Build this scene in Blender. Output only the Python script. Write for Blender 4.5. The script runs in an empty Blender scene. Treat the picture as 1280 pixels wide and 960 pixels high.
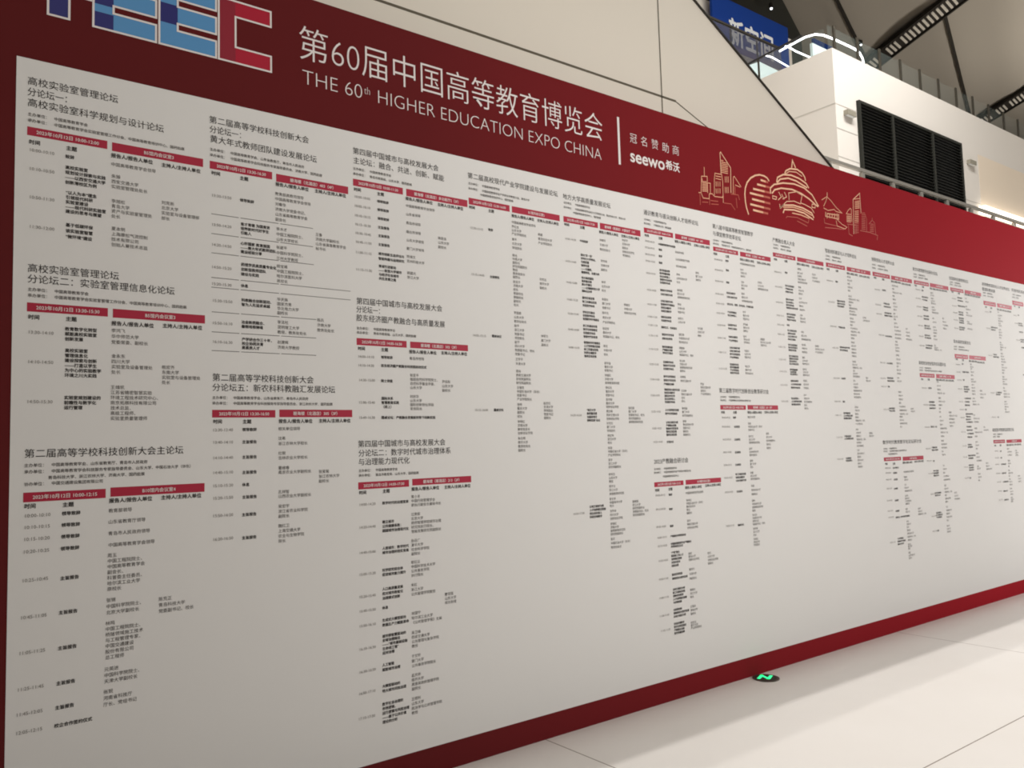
import bpy, bmesh, math, random
from mathutils import Vector, Matrix
# ------------------------------------------------------------------ camera, world, light, exposure
S = bpy.context.scene
COL = S.collection
rnd = random.Random(7)
# axes: x runs along the exhibition board, y away behind it (board face at y = 0), z up; metres
CAM_YAW, CAM_PITCH, CAM_ROLL = 0.65320514, 0.07599122, -0.0287225796
CAM_LOC = Vector((0.0, -3.63609, 1.6))
FOCAL_PX = 1037.603
cam = bpy.data.cameras.new('camera'); cam.sensor_fit = 'HORIZONTAL'; cam.sensor_width = 36.0
cam.lens = FOCAL_PX * 36.0 / 1280.0
cam.clip_start = 0.05; cam.clip_end = 300
camo = bpy.data.objects.new('camera', cam); COL.objects.link(camo)
sy, cy, sp, cp = math.sin(CAM_YAW), math.cos(CAM_YAW), math.sin(CAM_PITCH), math.cos(CAM_PITCH)
fw = Vector((sy*cp, cy*cp, sp)); r0 = Vector((cy, -sy, 0)); u0 = r0.cross(fw)
rt = r0*math.cos(CAM_ROLL) + u0*math.sin(CAM_ROLL); up = u0*math.cos(CAM_ROLL) - r0*math.sin(CAM_ROLL)
camo.matrix_world = Matrix(((rt.x, up.x, -fw.x, CAM_LOC.x), (rt.y, up.y, -fw.y, CAM_LOC.y), (rt.z, up.z, -fw.z, CAM_LOC.z), (0, 0, 0, 1)))
S.camera = camo

w = bpy.data.worlds.new('hall_ambience'); S.world = w; w.use_nodes = True
w.node_tree.nodes['Background'].inputs['Color'].default_value = (1.0, 0.93, 0.84, 1)
w.node_tree.nodes['Background'].inputs['Strength'].default_value = 0.02

def area_light(name, loc, target, sx, sz, power, color, spread=math.pi):
    l = bpy.data.lights.new(name, 'AREA'); l.shape = 'RECTANGLE'; l.size = sx; l.size_y = sz
    l.energy = power; l.color = color; l.spread = spread
    o = bpy.data.objects.new(name, l); COL.objects.link(o); o.location = loc
    o.rotation_euler = (Vector(target) - Vector(loc)).to_track_quat('-Z', 'Y').to_euler()
    return o
# two rows of hall downlights high over the back of the board: their light passes the board's top edge
area_light('downlight_row_near', (15.5, 1.80, 17.4), (15.5, 1.80, 0), 14.0, 0.22, 1900, (1.0, 0.97, 0.94))
area_light('downlight_row_far', (15.5, 3.02, 17.4), (15.5, 3.02, 0), 14.0, 0.22, 850, (1.0, 0.97, 0.94))
# unseen fill lamps added on the camera's side, strongest towards the far right end of the board
area_light('fill_lamp_near', (4.2, -3.7, 3.4), (4.6, 0, 2.4), 2.0, 1.0, 74, (1.0, 0.975, 0.94))
area_light('fill_lamp_middle', (13.0, -6.0, 3.6), (11.0, 0, 2.2), 4.0, 1.2, 225, (1.0, 0.985, 0.965))
area_light('fill_lamp_far', (18.0, -2.6, 3.6), (12.0, 0, 2.2), 4.0, 1.2, 300, (1.0, 0.985, 0.97))
area_light('fill_lamp_left', (0.4, -4.3, 5.6), (0.8, 0, 2.6), 2.0, 1.0, 42, (1.0, 0.94, 0.84))
# more unseen fill, added to brighten the white block and the ceiling from below
area_light('fill_lamp_upper_wall', (24.0, -4.0, 18.0), (26, 7.4, 9), 8.0, 3.0, 100, (1.0, 0.97, 0.93))
area_light('fill_lamp_ceiling', (46.0, 2.0, 9.0), (42, 6, 20), 10.0, 4.0, 1950, (1.0, 0.95, 0.88))

V = S.view_settings
V.view_transform = 'Standard'; V.look = 'None'; V.exposure = 0.05; V.gamma = 1.0
V.use_curve_mapping = False
S.cycles.filter_width = 1.9      # the soft lens of a hand-held phone

# ------------------------------------------------------------------ materials (all procedural)
def material(name, color, rough=0.5, metal=0.0, emit=0.0, noise=0.0, scale=6.0, alpha=1.0, spec=0.5, trans=0.0):
    m = bpy.data.materials.new(name); m.use_nodes = True
    nt = m.node_tree; b = nt.nodes['Principled BSDF']
    c = (*color, 1.0)
    b.inputs['Base Color'].default_value = c; b.inputs['Roughness'].default_value = rough
    b.inputs['Metallic'].default_value = metal; b.inputs['Specular IOR Level'].default_value = spec
    if trans: b.inputs['Transmission Weight'].default_value = trans
    if alpha < 1: b.inputs['Alpha'].default_value = alpha
    if emit:
        b.inputs['Emission Color'].default_value = c; b.inputs['Emission Strength'].default_value = emit
    if noise:
        tc = nt.nodes.new('ShaderNodeTexCoord'); n = nt.nodes.new('ShaderNodeTexNoise'); n.inputs['Scale'].default_value = scale
        n.inputs['Detail'].default_value = 3
        mx = nt.nodes.new('ShaderNodeMixRGB'); mx.blend_type = 'MIX'
        mx.inputs['Color1'].default_value = (*[min(1, k*(1-noise)) for k in color], 1); mx.inputs['Color2'].default_value = (*[min(1, k*(1+noise)) for k in color], 1)
        nt.links.new(tc.outputs['Object'], n.inputs['Vector']); nt.links.new(n.outputs['Fac'], mx.inputs['Fac'])
        nt.links.new(mx.outputs['Color'], b.inputs['Base Color'])
    return m

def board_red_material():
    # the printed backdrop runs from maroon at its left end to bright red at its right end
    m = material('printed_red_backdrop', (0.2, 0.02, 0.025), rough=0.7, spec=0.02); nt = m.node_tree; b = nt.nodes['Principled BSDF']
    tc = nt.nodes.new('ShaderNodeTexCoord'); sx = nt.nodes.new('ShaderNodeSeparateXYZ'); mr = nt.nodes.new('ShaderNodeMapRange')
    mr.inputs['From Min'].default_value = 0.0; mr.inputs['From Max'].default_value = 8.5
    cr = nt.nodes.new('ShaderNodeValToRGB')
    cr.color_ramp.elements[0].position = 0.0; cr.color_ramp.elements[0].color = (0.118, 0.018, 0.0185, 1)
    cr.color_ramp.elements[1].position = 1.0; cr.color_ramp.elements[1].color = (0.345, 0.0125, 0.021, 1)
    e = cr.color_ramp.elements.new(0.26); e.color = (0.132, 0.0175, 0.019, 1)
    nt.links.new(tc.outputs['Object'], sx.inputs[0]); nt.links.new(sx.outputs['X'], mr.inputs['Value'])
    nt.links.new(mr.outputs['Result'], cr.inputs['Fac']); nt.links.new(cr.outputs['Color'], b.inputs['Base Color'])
    return m

def floor_material():
    m = material('cream_polished_tile', (0.80, 0.75, 0.69), rough=0.32, spec=0.45); nt = m.node_tree; b = nt.nodes['Principled BSDF']
    tc = nt.nodes.new('ShaderNodeTexCoord'); sx = nt.nodes.new('ShaderNodeSeparateXYZ'); nt.links.new(tc.outputs['Object'], sx.inputs[0])
    def math_node(op, a, bval):
        n = nt.nodes.new('ShaderNodeMath'); n.operation = op
        if isinstance(a, float): n.inputs[0].default_value = a
        else: nt.links.new(a, n.inputs[0])
        if isinstance(bval, float): n.inputs[1].default_value = bval
        else: nt.links.new(bval, n.inputs[1])
        return n.outputs[0]
    def joint(sock, off, pitch):
        a = math_node('SUBTRACT', sock, off); a = math_node('DIVIDE', a, pitch)
        fr = nt.nodes.new('ShaderNodeMath'); fr.operation = 'ROUND'; nt.links.new(a, fr.inputs[0])
        d = math_node('SUBTRACT', a, fr.outputs[0]); ab = nt.nodes.new('ShaderNodeMath'); ab.operation = 'ABSOLUTE'; nt.links.new(d, ab.inputs[0])
        return math_node('LESS_THAN', ab.outputs[0], 0.0035/pitch)
    jx = joint(sx.outputs['X'], 2.945, 3.73); jy = joint(sx.outputs['Y'], -1.524, 3.73)
    j = math_node('MAXIMUM', jx, jy)
    n = nt.nodes.new('ShaderNodeTexNoise'); n.inputs['Scale'].default_value = 1.3; n.inputs['Detail'].default_value = 4
    nt.links.new(tc.outputs['Object'], n.inputs['Vector'])
    base = nt.nodes.new('ShaderNodeMixRGB'); base.inputs['Color1'].default_value = (0.745, 0.705, 0.66, 1); base.inputs['Color2'].default_value = (0.805, 0.775, 0.74, 1)
    nt.links.new(n.outputs['Fac'], base.inputs['Fac'])
    mx = nt.nodes.new('ShaderNodeMixRGB'); mx.inputs['Color2'].default_value = (0.20, 0.155, 0.12, 1)
    nt.links.new(base.outputs[0], mx.inputs['Color1']); nt.links.new(j, mx.inputs['Fac'])
    nt.links.new(mx.outputs[0], b.inputs['Base Color'])
    return m

M = {
 'red': board_red_material(),
 'sheet': material('matt_printed_paper', (0.785, 0.772, 0.752), rough=0.7, spec=0.1, noise=0.012, scale=0.8),
 'bar': material('printed_crimson_bar', (0.42, 0.022, 0.052), rough=0.55, spec=0.25),
 'ink': material('black_print', (0.035, 0.030, 0.028), rough=0.6, spec=0.2),
 'ink_grey': material('dark_grey_print', (0.10, 0.088, 0.082), rough=0.6, spec=0.2),
 'ink_pale': material('pale_grey_print', (0.25, 0.23, 0.215), rough=0.6, spec=0.2),
 'white': material('white_print', (0.80, 0.74, 0.72), rough=0.55, spec=0.25),
 'gold': material('pale_gold_print', (0.86, 0.52, 0.33), rough=0.5, spec=0.3),
 'gold_mid': material('gold_print', (0.80, 0.42, 0.25), rough=0.5, spec=0.3),
 'gold_fade': material('faded_gold_print', (0.48, 0.10, 0.06), rough=0.5, spec=0.3),
 'logo_blue': material('light_blue_print', (0.10, 0.30, 0.58), rough=0.5, spec=0.25),
 'logo_navy': material('navy_print', (0.025, 0.026, 0.16), rough=0.5, spec=0.25),
 'logo_red': material('bright_red_print', (0.42, 0.012, 0.035), rough=0.5, spec=0.25),
 'logo_maroon': material('wine_red_print', (0.28, 0.018, 0.035), rough=0.5, spec=0.25),
 'core': material('board_edge_core', (0.20, 0.02, 0.025), rough=0.7),
 'floor': floor_material(),
 'cream': material('cream_cladding', (0.86, 0.80, 0.695), rough=0.5, noise=0.015, scale=0.7, spec=0.3),
 'groove': material('dark_joint', (0.13, 0.11, 0.075), rough=0.8),
 'edge': material('bronze_edge_trim', (0.045, 0.042, 0.035), rough=0.7, spec=0.2),
 'plaster': material('white_plaster', (0.80, 0.76, 0.70), rough=0.7, noise=0.012, scale=0.5, spec=0.2),
 'plaster_joint': material('grey_plaster_joint', (0.60, 0.57, 0.52), rough=0.8),
 'louver': material('black_louver', (0.012, 0.0125, 0.011), rough=0.7, spec=0.2),
 'louver_frame': material('charcoal_frame', (0.026, 0.027, 0.022), rough=0.7, spec=0.2),
 'steel': material('brushed_steel', (0.42, 0.40, 0.36), rough=0.4, metal=0.6),
 'post': material('dark_bronze_post', (0.05, 0.044, 0.033), rough=0.6, spec=0.2),
 'glass': material('clear_green_glass', (0.45, 0.55, 0.52), rough=0.05, alpha=0.05, spec=0.5),
 'glass_tint': material('smoky_glass', (0.10, 0.10, 0.12), rough=0.05, alpha=0.45, spec=0.5),
 'led': material('white_led_strip', (0.93, 0.97, 1.0), emit=3.0),
 'led_warm': material('warm_led_strip', (1.0, 0.90, 0.76), emit=2.4),
 'rubber': material('black_rubber', (0.018, 0.018, 0.018), rough=0.5),
 'blue': material('blue_banner', (0.009, 0.046, 0.26), rough=0.7, spec=0.1, noise=0.05, scale=0.6),
 'purple': material('violet_banner_hem', (0.05, 0.035, 0.18), rough=0.5),
 'sign_white': material('white_sign_letters', (0.82, 0.85, 0.86), rough=0.5),
 'ceiling': material('taupe_ceiling_membrane', (0.47, 0.425, 0.36), rough=0.8, noise=0.06, scale=0.12, spec=0.15),
 'seam': material('dark_ceiling_seam', (0.028, 0.022, 0.015), rough=0.8),
 'tray': material('black_brown_tray', (0.028, 0.022, 0.016), rough=0.7),
 'slat': material('pale_slat_with_glow', (0.72, 0.66, 0.56), rough=0.5, emit=0.10),  # slats are no lamps; a faint glow is added to their colour
 'dark': material('dark_unlit_space', (0.026, 0.026, 0.019), rough=0.8),
 'fixture': material('grey_fixture', (0.30, 0.28, 0.22), rough=0.5),
 'beige': material('beige_panel', (0.86, 0.745, 0.60), rough=0.6),
 'teal': material('pale_teal_panel', (0.62, 0.76, 0.76), rough=0.4, noise=0.08, scale=1.2),
 'ring': material('dark_steel_ring', (0.075, 0.055, 0.042), rough=0.45, metal=0.4),
 'green': material('green_led_arrow', (0.03, 0.85, 0.30), emit=1.2),
}

# ------------------------------------------------------------------ builders
class MB:
    """collects faces with a material index; build() links ONE mesh object"""
    def __init__(self): self.v = []; self.f = []; self.mi = []; self.mats = []
    def mat(self, m):
        if m not in self.mats: self.mats.append(m)
        return self.mats.index(m)
    def poly(self, pts, m):
        k = len(self.v); self.v += [tuple(q) for q in pts]; self.f.append(tuple(range(k, k+len(pts)))); self.mi.append(self.mat(m))
    def raw(self, vs, fs, m):
        k = len(self.v); self.v += vs; i = self.mat(m)
        for f in fs: self.f.append(tuple(a+k for a in f)); self.mi.append(i)
    def box(self, a, b, m):
        (x0, y0, z0), (x1, y1, z1) = a, b
        self.raw([(x0,y0,z0),(x1,y0,z0),(x1,y1,z0),(x0,y1,z0),(x0,y0,z1),(x1,y0,z1),(x1,y1,z1),(x0,y1,z1)],
                 [(0,3,2,1),(4,5,6,7),(0,1,5,4),(1,2,6,5),(2,3,7,6),(3,0,4,7)], m)
    def obox(self, c, ax, ay, az, m):
        """box with centre c and half-axis vectors"""
        c = Vector(c); ax = Vector(ax); ay = Vector(ay); az = Vector(az)
        vs = [tuple(c + i*ax + j*ay + k*az) for k in (-1, 1) for j in (-1, 1) for i in (-1, 1)]
        self.raw(vs, [(0,2,3,1),(4,5,7,6),(0,1,5,4),(1,3,7,5),(3,2,6,7),(2,0,4,6)], m)
    def prism_xz(self, pts, y0, y1, m):
        """polygon given in x,z (seen from -y, counter-clockwise) extruded from y0 (front) to y1"""
        n = len(pts); vs = [(x, y0, z) for x, z in pts] + [(x, y1, z) for x, z in pts]
        fs = [tuple(range(n)), tuple(reversed(range(n, 2*n)))] + [(i, i+n, (i+1) % n + n, (i+1) % n) for i in range(n)]
        self.raw(vs, fs, m)
    def tube(self, path, r, m, seg=10, cap=True):
        path = [Vector(q) for q in path]; rings = []
        for i, q in enumerate(path):
            t = ((path[min(i+1, len(path)-1)] - path[max(i-1, 0)])).normalized()
            a = t.cross(Vector((0, 0, 1)));
            if a.length < 1e-3: a = t.cross(Vector((1, 0, 0)))
            a.normalize(); b = a.cross(t)
            rings.append([tuple(q + r*(math.cos(2*math.pi*k/seg)*a + math.sin(2*math.pi*k/seg)*b)) for k in range(seg)])
        vs = [p for R in rings for p in R]; fs = []
        for i in range(len(rings)-1):
            for k in range(seg): fs.append((i*seg+k, i*seg+(k+1) % seg, (i+1)*seg+(k+1) % seg, (i+1)*seg+k))
        if cap: fs += [tuple(reversed(range(seg))), tuple(range((len(rings)-1)*seg, len(rings)*seg))]
        self.raw(vs, fs, m)
    def cyl(self, c, r, z0, z1, m, seg=40):
        vs = [(c[0]+r*math.cos(2*math.pi*k/seg), c[1]+r*math.sin(2*math.pi*k/seg), z) for z in (z0, z1) for k in range(seg)]
        self.raw(vs, [tuple(reversed(range(seg))), tuple(range(seg, 2*seg))] + [(k, (k+1) % seg, (k+1) % seg+seg, k+seg) for k in range(seg)], m)
    def build(self, name, parent=None):
        me = bpy.data.meshes.new(name); me.from_pydata(self.v, [], self.f)
        for m in self.mats: me.materials.append(M[m])
        me.polygons.foreach_set('material_index', self.mi); me.update()
        o = bpy.data.objects.new(name, me); COL.objects.link(o)
        if parent is not None:
            o.parent = parent
            lv = parent; off = Vector((0, 0, 0))
            while lv: off += lv.location; lv = lv.parent
            o.location = -off if off.length else (0, 0, 0)
        return o
def thing(name, label, cat, loc=(0, 0, 0), group=None):
    o = bpy.data.objects.new(name, None); COL.objects.link(o); o.location = loc; o.empty_display_size = 0.1
    o['label'] = label; o['category'] = cat
    if group: o['group'] = group
    return o
def structure(o): o['kind'] = 'structure'; return o

# ---- lettering: every glyph is turned into a mesh once, then set along the board
GLYPH = {}; ADV = {}
def _text_mesh(s, off, res):
    c = bpy.data.curves.new('glyph', 'FONT'); c.body = s; c.size = 1; c.resolution_u = res; c.offset = off; c.fill_mode = 'FRONT'
    o = bpy.data.objects.new('glyph', c); COL.objects.link(o)
    me = bpy.data.meshes.new_from_object(o.evaluated_get(bpy.context.evaluated_depsgraph_get()))
    vs = [(v.co.x, v.co.y) for v in me.vertices]; fs = [tuple(q.vertices) for q in me.polygons]
    bpy.data.objects.remove(o); bpy.data.curves.remove(c); bpy.data.meshes.remove(me)
    return vs, fs
BOX_MAX = max(x for x, _ in _text_mesh('国', 0, 1)[0])
def advance(ch):
    if ch not in ADV:
        ADV[ch] = 1.0 if ord(ch) > 0x2fff and ch not in '“”' else max(x for x, _ in _text_mesh(ch+'国', 0, 1)[0]) - BOX_MAX
    return ADV[ch]
def glyph(ch, off, res):
    k = (ch, off, res)
    if k not in GLYPH: GLYPH[k] = _text_mesh(ch, off, res) if ch not in ' 　' else ([], [])
    return GLYPH[k]
def text_width(s): return sum(advance(c) for c in s)
def write(mb, s, u, z, em, m, y, off=0.0, res=2, width=None, drop=0.38, bold=0.0, latin=0.0):
    """sets s from u, centred on height z, on the plane y; width stretches the run to a length"""
    sx = em if not width else width/text_width(s)
    pen = u; base = z - drop*em
    for ch in s:
        vs, fs = glyph(ch, off + (latin if ord(ch) < 128 else 0.0), res)
        if vs:
            for k, (bx, bz) in enumerate(((0, 0), (1, .4), (-1, -.4), (.4, -1), (-.4, 1)) if bold else ((0, 0),)):   # heavier weights: the same strokes set again a hair aside
                mb.raw([(pen + (a + bx*bold)*sx, y - 0.00004*k, base + (b + bz*bold)*em) for a, b in vs], fs, m)
        pen += advance(ch)*sx
    return pen
def stroke(mb, pts, wd, m, y):
    """flat printed line along (x, z) points with mitred corners"""
    P = [Vector(q) for q in pts]; n = len(P); L = []; Rr = []
    closed = n > 2 and (P[0]-P[-1]).length < 1e-4
    for i in range(n):
        a = P[i-1] if i else (P[-2] if closed else None); b = P[i+1] if i < n-1 else (P[1] if closed else None)
        d1 = (P[i]-a).normalized() if a is not None else (b-P[i]).normalized()
        d2 = (b-P[i]).normalized() if b is not None else d1
        t = d1 + d2; t = t.normalized() if t.length > 1e-3 else d1
        nn = Vector((-t.y, t.x)); k = wd/2/max(0.45, nn.dot(Vector((-d1.y, d1.x))))
        L.append(P[i] + nn*k); Rr.append(P[i] - nn*k)
    for i in range(n-1):
        mb.poly([(Rr[i].x, y, Rr[i].y), (Rr[i+1].x, y, Rr[i+1].y), (L[i+1].x, y, L[i+1].y), (L[i].x, y, L[i].y)], m)

# ------------------------------------------------------------------ data of the printed sheet (metres on the board: x from the left, z above the floor)
LISTINGS = [
 ('leftmost top listing under the white corner of the sheet', [
  ('h',0.4331,3.088,0.3303,'高校实验室管理论坛'),
  ('h',0.4337,3.0445,0.1601,'分论坛一：'),
  ('h',0.4343,3.001,0.5103,'高校实验室科学规划与设计论坛'),
  ('o',0.4363,2.9532,'主办单位：\u3000中国高等教育学会'),
  ('o',0.4366,2.9291,'承办单位：\u3000中国高等教育学会实验室管理工作分会、中国高等教育培训中心、国药励展'),
  ('d',0.4356,2.9032,2.8689,0.2866,'2023年10月12日 10:00-12:00'),
  ('v',0.7403,2.9015,2.865,0.3679,'B5馆内会议室3'),
  ('c',0.4419,2.8435,'时间'),
  ('c',0.5715,2.8439,'主题'),
  ('c',0.7361,2.8465,'报告人/报告人单位'),
  ('c',0.9337,2.8431,'主持人/主持人单位'),
  ('t',0.4423,2.8116,'10:00-10:10'),
  ('t',0.4433,2.7367,'10:10-10:50'),
  ('t',0.4448,2.624,'10:50-11:30'),
  ('t',0.4464,2.5071,'11:30-12:00'),
  ('p',0.569,2.809,2.809,'致辞'),
  ('p',0.5695,2.7649,2.7047,'高校实验室|规划设计探索与实践|——以西安交通大学|创新港校区为例'),
  ('p',0.572,2.6626,2.5864,'“以人为本”理念|引领现代科研|实验室建设|——现代科研实验室|建设的思考与展望'),
  ('p',0.5734,2.5314,2.4846,'基于低碳环保|谈实验室智慧|“微环境”建设'),
  ('s',0.7364,2.8094,2.8094,'中国高等教育学会领导'),
  ('s',0.7383,2.7593,2.7156,'朱臻|西安交通大学|实验室管理处处长'),
  ('s',0.7391,2.6553,2.5918,'李旭松|青岛大学|资产与实验室管理处|处长'),
  ('s',0.7399,2.5401,2.4736,'夏本明|上海康松气流控制|技术有限公司|创始人兼技术总监'),
  ('m',0.9342,2.6796,2.6121,'刘克新|北京大学|实验室与设备管理部|部长'),
 ]),
 ('middle listing of the leftmost column', [
  ('h',0.4432,2.3447,0.3283,'高校实验室管理论坛'),
  ('h',0.4438,2.3025,0.5467,'分论坛二：实验室管理信息化论坛'),
  ('o',0.4457,2.2606,'主办单位：\u3000中国高等教育学会'),
  ('o',0.446,2.2372,'承办单位：\u3000中国高等教育学会实验室管理工作分会、中国高等教育培训中心、国药励展'),
  ('d',0.4443,2.209,2.1742,0.2854,'2023年10月12日 13:30-15:30'),
  ('v',0.7483,2.2081,2.172,0.3674,'B5馆内会议室3'),
  ('c',0.4485,2.1534,'时间'),
  ('c',0.5775,2.1548,'主题'),
  ('c',0.7428,2.1486,'报告人/报告人单位'),
  ('c',0.9407,2.152,'主持人/主持人单位'),
  ('t',0.448,2.0944,'13:30-14:10'),
  ('t',0.4482,1.9801,'14:10-14:50'),
  ('t',0.4477,1.8266,'14:50-15:30'),
  ('p',0.5752,2.1149,2.0753,'教育数字化转型|赋能高校实验室|创新发展'),
  ('p',0.5761,2.0294,1.9316,'高校实验室|管理信息化|建设探索与创新|——打造以学生|为中心的实验教学|环境之川大实践'),
  ('p',0.5753,1.8436,1.8045,'实验室规划建设的|前瞻性与数字化|运行管理'),
  ('s',0.743,2.1192,2.0718,'李鸿飞|华中师范大学|党委常委、副校长'),
  ('s',0.7438,2.0147,1.9496,'金永东|四川大学|实验室及设备管理处|处长'),
  ('s',0.7417,1.8879,1.762,'王靖凯|江苏省精密智慧实验|环境工程技术研究中心、|南京拓展科技有限公司|技术总监、|高级工程师、|实验室质量管理师'),
  ('m',0.9381,1.9761,1.9122,'熊宏齐|东南大学|实验室与设备管理处|处长'),
 ]),
 ('bottom listing of the leftmost column', [
  ('h',0.4424,1.6289,0.5852,'第二届高等学校科技创新大会主论坛'),
  ('o',0.4431,1.5836,'主办单位：\u3000中国高等教育学会、山东省教育厅、青岛市人民政府'),
  ('o',0.4434,1.5594,'承办单位：\u3000中国高等教育学会科技服务专家指导委员会、山东大学、中国石油大学（华东）'),
  ('o',0.5239,1.5347,'青岛科技大学、浙江农林大学、济南大学、国药励展'),
  ('o',0.4441,1.5127,'协办单位：\u3000中国交通建设集团有限公司'),
  ('d',0.4419,1.4812,1.4451,0.2854,'2023年10月12日 10:00-12:15'),
  ('v',0.7447,1.485,1.4484,0.3689,'B10馆内会议室4'),
  ('c',0.4452,1.43,'时间'),
  ('c',0.5744,1.4277,'主题'),
  ('c',0.7393,1.4329,'报告人/报告人单位'),
  ('c',0.9367,1.4339,'主持人/主持人单位'),
  ('t',0.4457,1.394,'10:00-10:10'),
  ('t',0.445,1.3507,'10:10-10:15'),
  ('t',0.4443,1.306,'10:15-10:20'),
  ('t',0.4437,1.2599,'10:20-10:25'),
  ('t',0.4412,1.1534,'10:25-10:45'),
  ('t',0.438,1.0169,'10:45-11:05'),
  ('t',0.4347,0.8873,'11:05-11:25'),
  ('t',0.4314,0.7557,'11:25-11:45'),
  ('t',0.4289,0.6653,'11:45-12:05'),
  ('t',0.4285,0.5993,'12:05-12:15'),
  ('p',0.572,1.394,1.394,'领导致辞'),
  ('p',0.5711,1.3497,1.3497,'领导致辞'),
  ('p',0.5702,1.3054,1.3054,'领导致辞'),
  ('p',0.5694,1.2597,1.2597,'领导致辞'),
  ('p',0.5693,1.1473,1.1473,'主旨报告'),
  ('p',0.5653,1.018,1.018,'主旨报告'),
  ('p',0.5641,0.8847,0.8847,'主旨报告'),
  ('p',0.5602,0.7543,0.7543,'主旨报告'),
  ('p',0.5572,0.6646,0.6646,'主旨报告'),
  ('p',0.5553,0.5986,0.5986,'校企合作签约仪式'),
  ('s',0.7381,1.3934,1.3934,'教育部领导'),
  ('s',0.737,1.3492,1.3492,'山东省教育厅领导'),
  ('s',0.7373,1.3034,1.3034,'青岛市人民政府领导'),
  ('s',0.7377,1.2578,1.2578,'中国高等教育学会领导'),
  ('s',0.7351,1.2172,1.0857,'周玉|中国工程院院士、|中国高等教育学会|副会长、|科普委主任委员、|哈尔滨工业大学|原校长'),
  ('s',0.7321,1.0426,0.9944,'张锦|中国科学院院士、|北京大学副校长'),
  ('s',0.7299,0.9529,0.8215,'林鸣|中国工程院院士、|桥隧领域施工技术|与工程管理专家、|中国交通建设|股份有限公司|总工程师'),
  ('s',0.7269,0.7761,0.7301,'元英进|中国科学院院士、|天津大学副校长'),
  ('s',0.7247,0.6908,0.6419,'张锐|河南省科技厅|厅长、党组书记'),
  ('m',0.9287,1.0214,0.9731,'陈克正|青岛科技大学|党委副书记、校长'),
 ]),
 ('top listing of the second column with ruled rows', [
  ('h',1.1336,3.0876,0.4698,'第二届高等学校科技创新大会'),
  ('h',1.1353,3.0442,0.1629,'分论坛一：'),
  ('h',1.137,3.0009,0.5061,'黄大年式教师团队建设发展论坛'),
  ('o',1.1369,2.9519,'主办单位：\u3000中国高等教育学会、山东省教育厅、青岛市人民政府'),
  ('o',1.1369,2.9265,'承办单位：\u3000中国高等教育学会科技服务专家指导委员会、济南大学、国药励展'),
  ('d',1.1369,2.8993,2.8642,0.2839,'2023年10月12日 13:30-16:30'),
  ('v',1.44,2.8952,2.8584,0.3648,'碧海楼（北酒店）403（4F）'),
  ('c',1.1438,2.8464,'时间'),
  ('c',1.27,2.8453,'主题'),
  ('c',1.4358,2.8463,'报告人/报告人单位'),
  ('c',1.6291,2.8466,'主持人/主持人单位'),
  ('t',1.1437,2.7453,'13:30-13:50'),
  ('t',1.1435,2.6142,'13:50-14:20'),
  ('t',1.1434,2.5248,'14:20-14:50'),
  ('t',1.1433,2.4251,'14:50-15:20'),
  ('t',1.1432,2.3506,'15:20-15:30'),
  ('t',1.1466,2.2767,'15:30-15:50'),
  ('t',1.1465,2.178,'15:50-16:10'),
  ('t',1.1464,2.0954,'16:10-16:30'),
  ('p',1.2696,2.744,2.744,'领导致辞'),
  ('p',1.2728,2.6345,2.5942,'育才育德 为国育贤|培养新时代好学生|引路人'),
  ('p',1.2725,2.5467,2.5085,'心怀国家 教育报国|——黄大年式教师团队|建设经验分享'),
  ('p',1.2739,2.4505,2.4069,'药理学类高质量专业化|创新型教师团队|建设与实践'),
  ('p',1.2735,2.3544,2.3544,'休息'),
  ('p',1.2751,2.2894,2.2696,'科教融合创新驱动、|智为人先追求卓越'),
  ('p',1.2747,2.1903,2.1706,'冶金新质融合、|着眼培根铸魂'),
  ('p',1.2762,2.1133,2.0757,'产学研合作三十年，|校企协同共育|高素质人才'),
  ('s',1.4336,2.8006,2.6798,'教育部高教司领导|中国高等教育学会领导|刘春华|济南大学党委书记、|山东省高等教育学会|副会长'),
  ('s',1.4381,2.6355,2.5867,'李木才|中国工程院院士、|山东大学校长'),
  ('s',1.4375,2.5492,2.4986,'张建平|中国科学院院士、|兰州大学教授'),
  ('s',1.4388,2.4615,2.3925,'杨宝峰|中国工程院院士、|哈尔滨医科大学|原校长'),
  ('s',1.4395,2.3072,2.2442,'毕天姝|国家杰青|华北电力大学|副校长'),
  ('s',1.4406,2.2018,2.1557,'李法社|昆明理工大学|教授、教务处处长'),
  ('s',1.44,2.1096,2.0857,'赵建辉|济南大学教授'),
  ('m',1.6308,2.6352,2.5675,'王鲁|济南大学副校长|山东省高等教育学会|秘书长'),
  ('m',1.6341,2.2247,2.1771,'陈兵|济南大学|教务处处长'),
  ('l',1.1436,2.6616,1.6189),
  ('l',1.1435,2.5734,1.6179),
  ('l',1.1434,2.4875,1.621),
  ('l',1.1433,2.3779,1.8101),
  ('l',1.1432,2.335,1.8095),
  ('l',1.1448,2.2262,1.6301),
  ('l',1.1447,2.1381,1.6291),
  ('l',1.1446,2.0562,1.6282),
 ]),
 ('lower listing of the second column', [
  ('h',1.1462,1.9399,0.4687,'第二届高等学校科技创新大会'),
  ('h',1.1461,1.8964,0.5775,'分论坛五：新农科科教融汇发展论坛'),
  ('o',1.1461,1.8513,'主办单位：\u3000中国高等教育学会、山东省教育厅、青岛市人民政府'),
  ('o',1.1461,1.827,'承办单位：\u3000中国高等教育学会科技服务专家指导委员会、浙江农林大学、国药励展'),
  ('d',1.146,1.7982,1.7647,0.2821,'2023年10月12日 13:30-16:50'),
  ('v',1.4471,1.8007,1.7661,0.3624,'碧海楼（北酒店）305（3F）'),
  ('c',1.1494,1.7474,'时间'),
  ('c',1.2783,1.7469,'主题'),
  ('c',1.4429,1.748,'报告人/报告人单位'),
  ('c',1.6367,1.7491,'主持人/主持人单位'),
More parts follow.
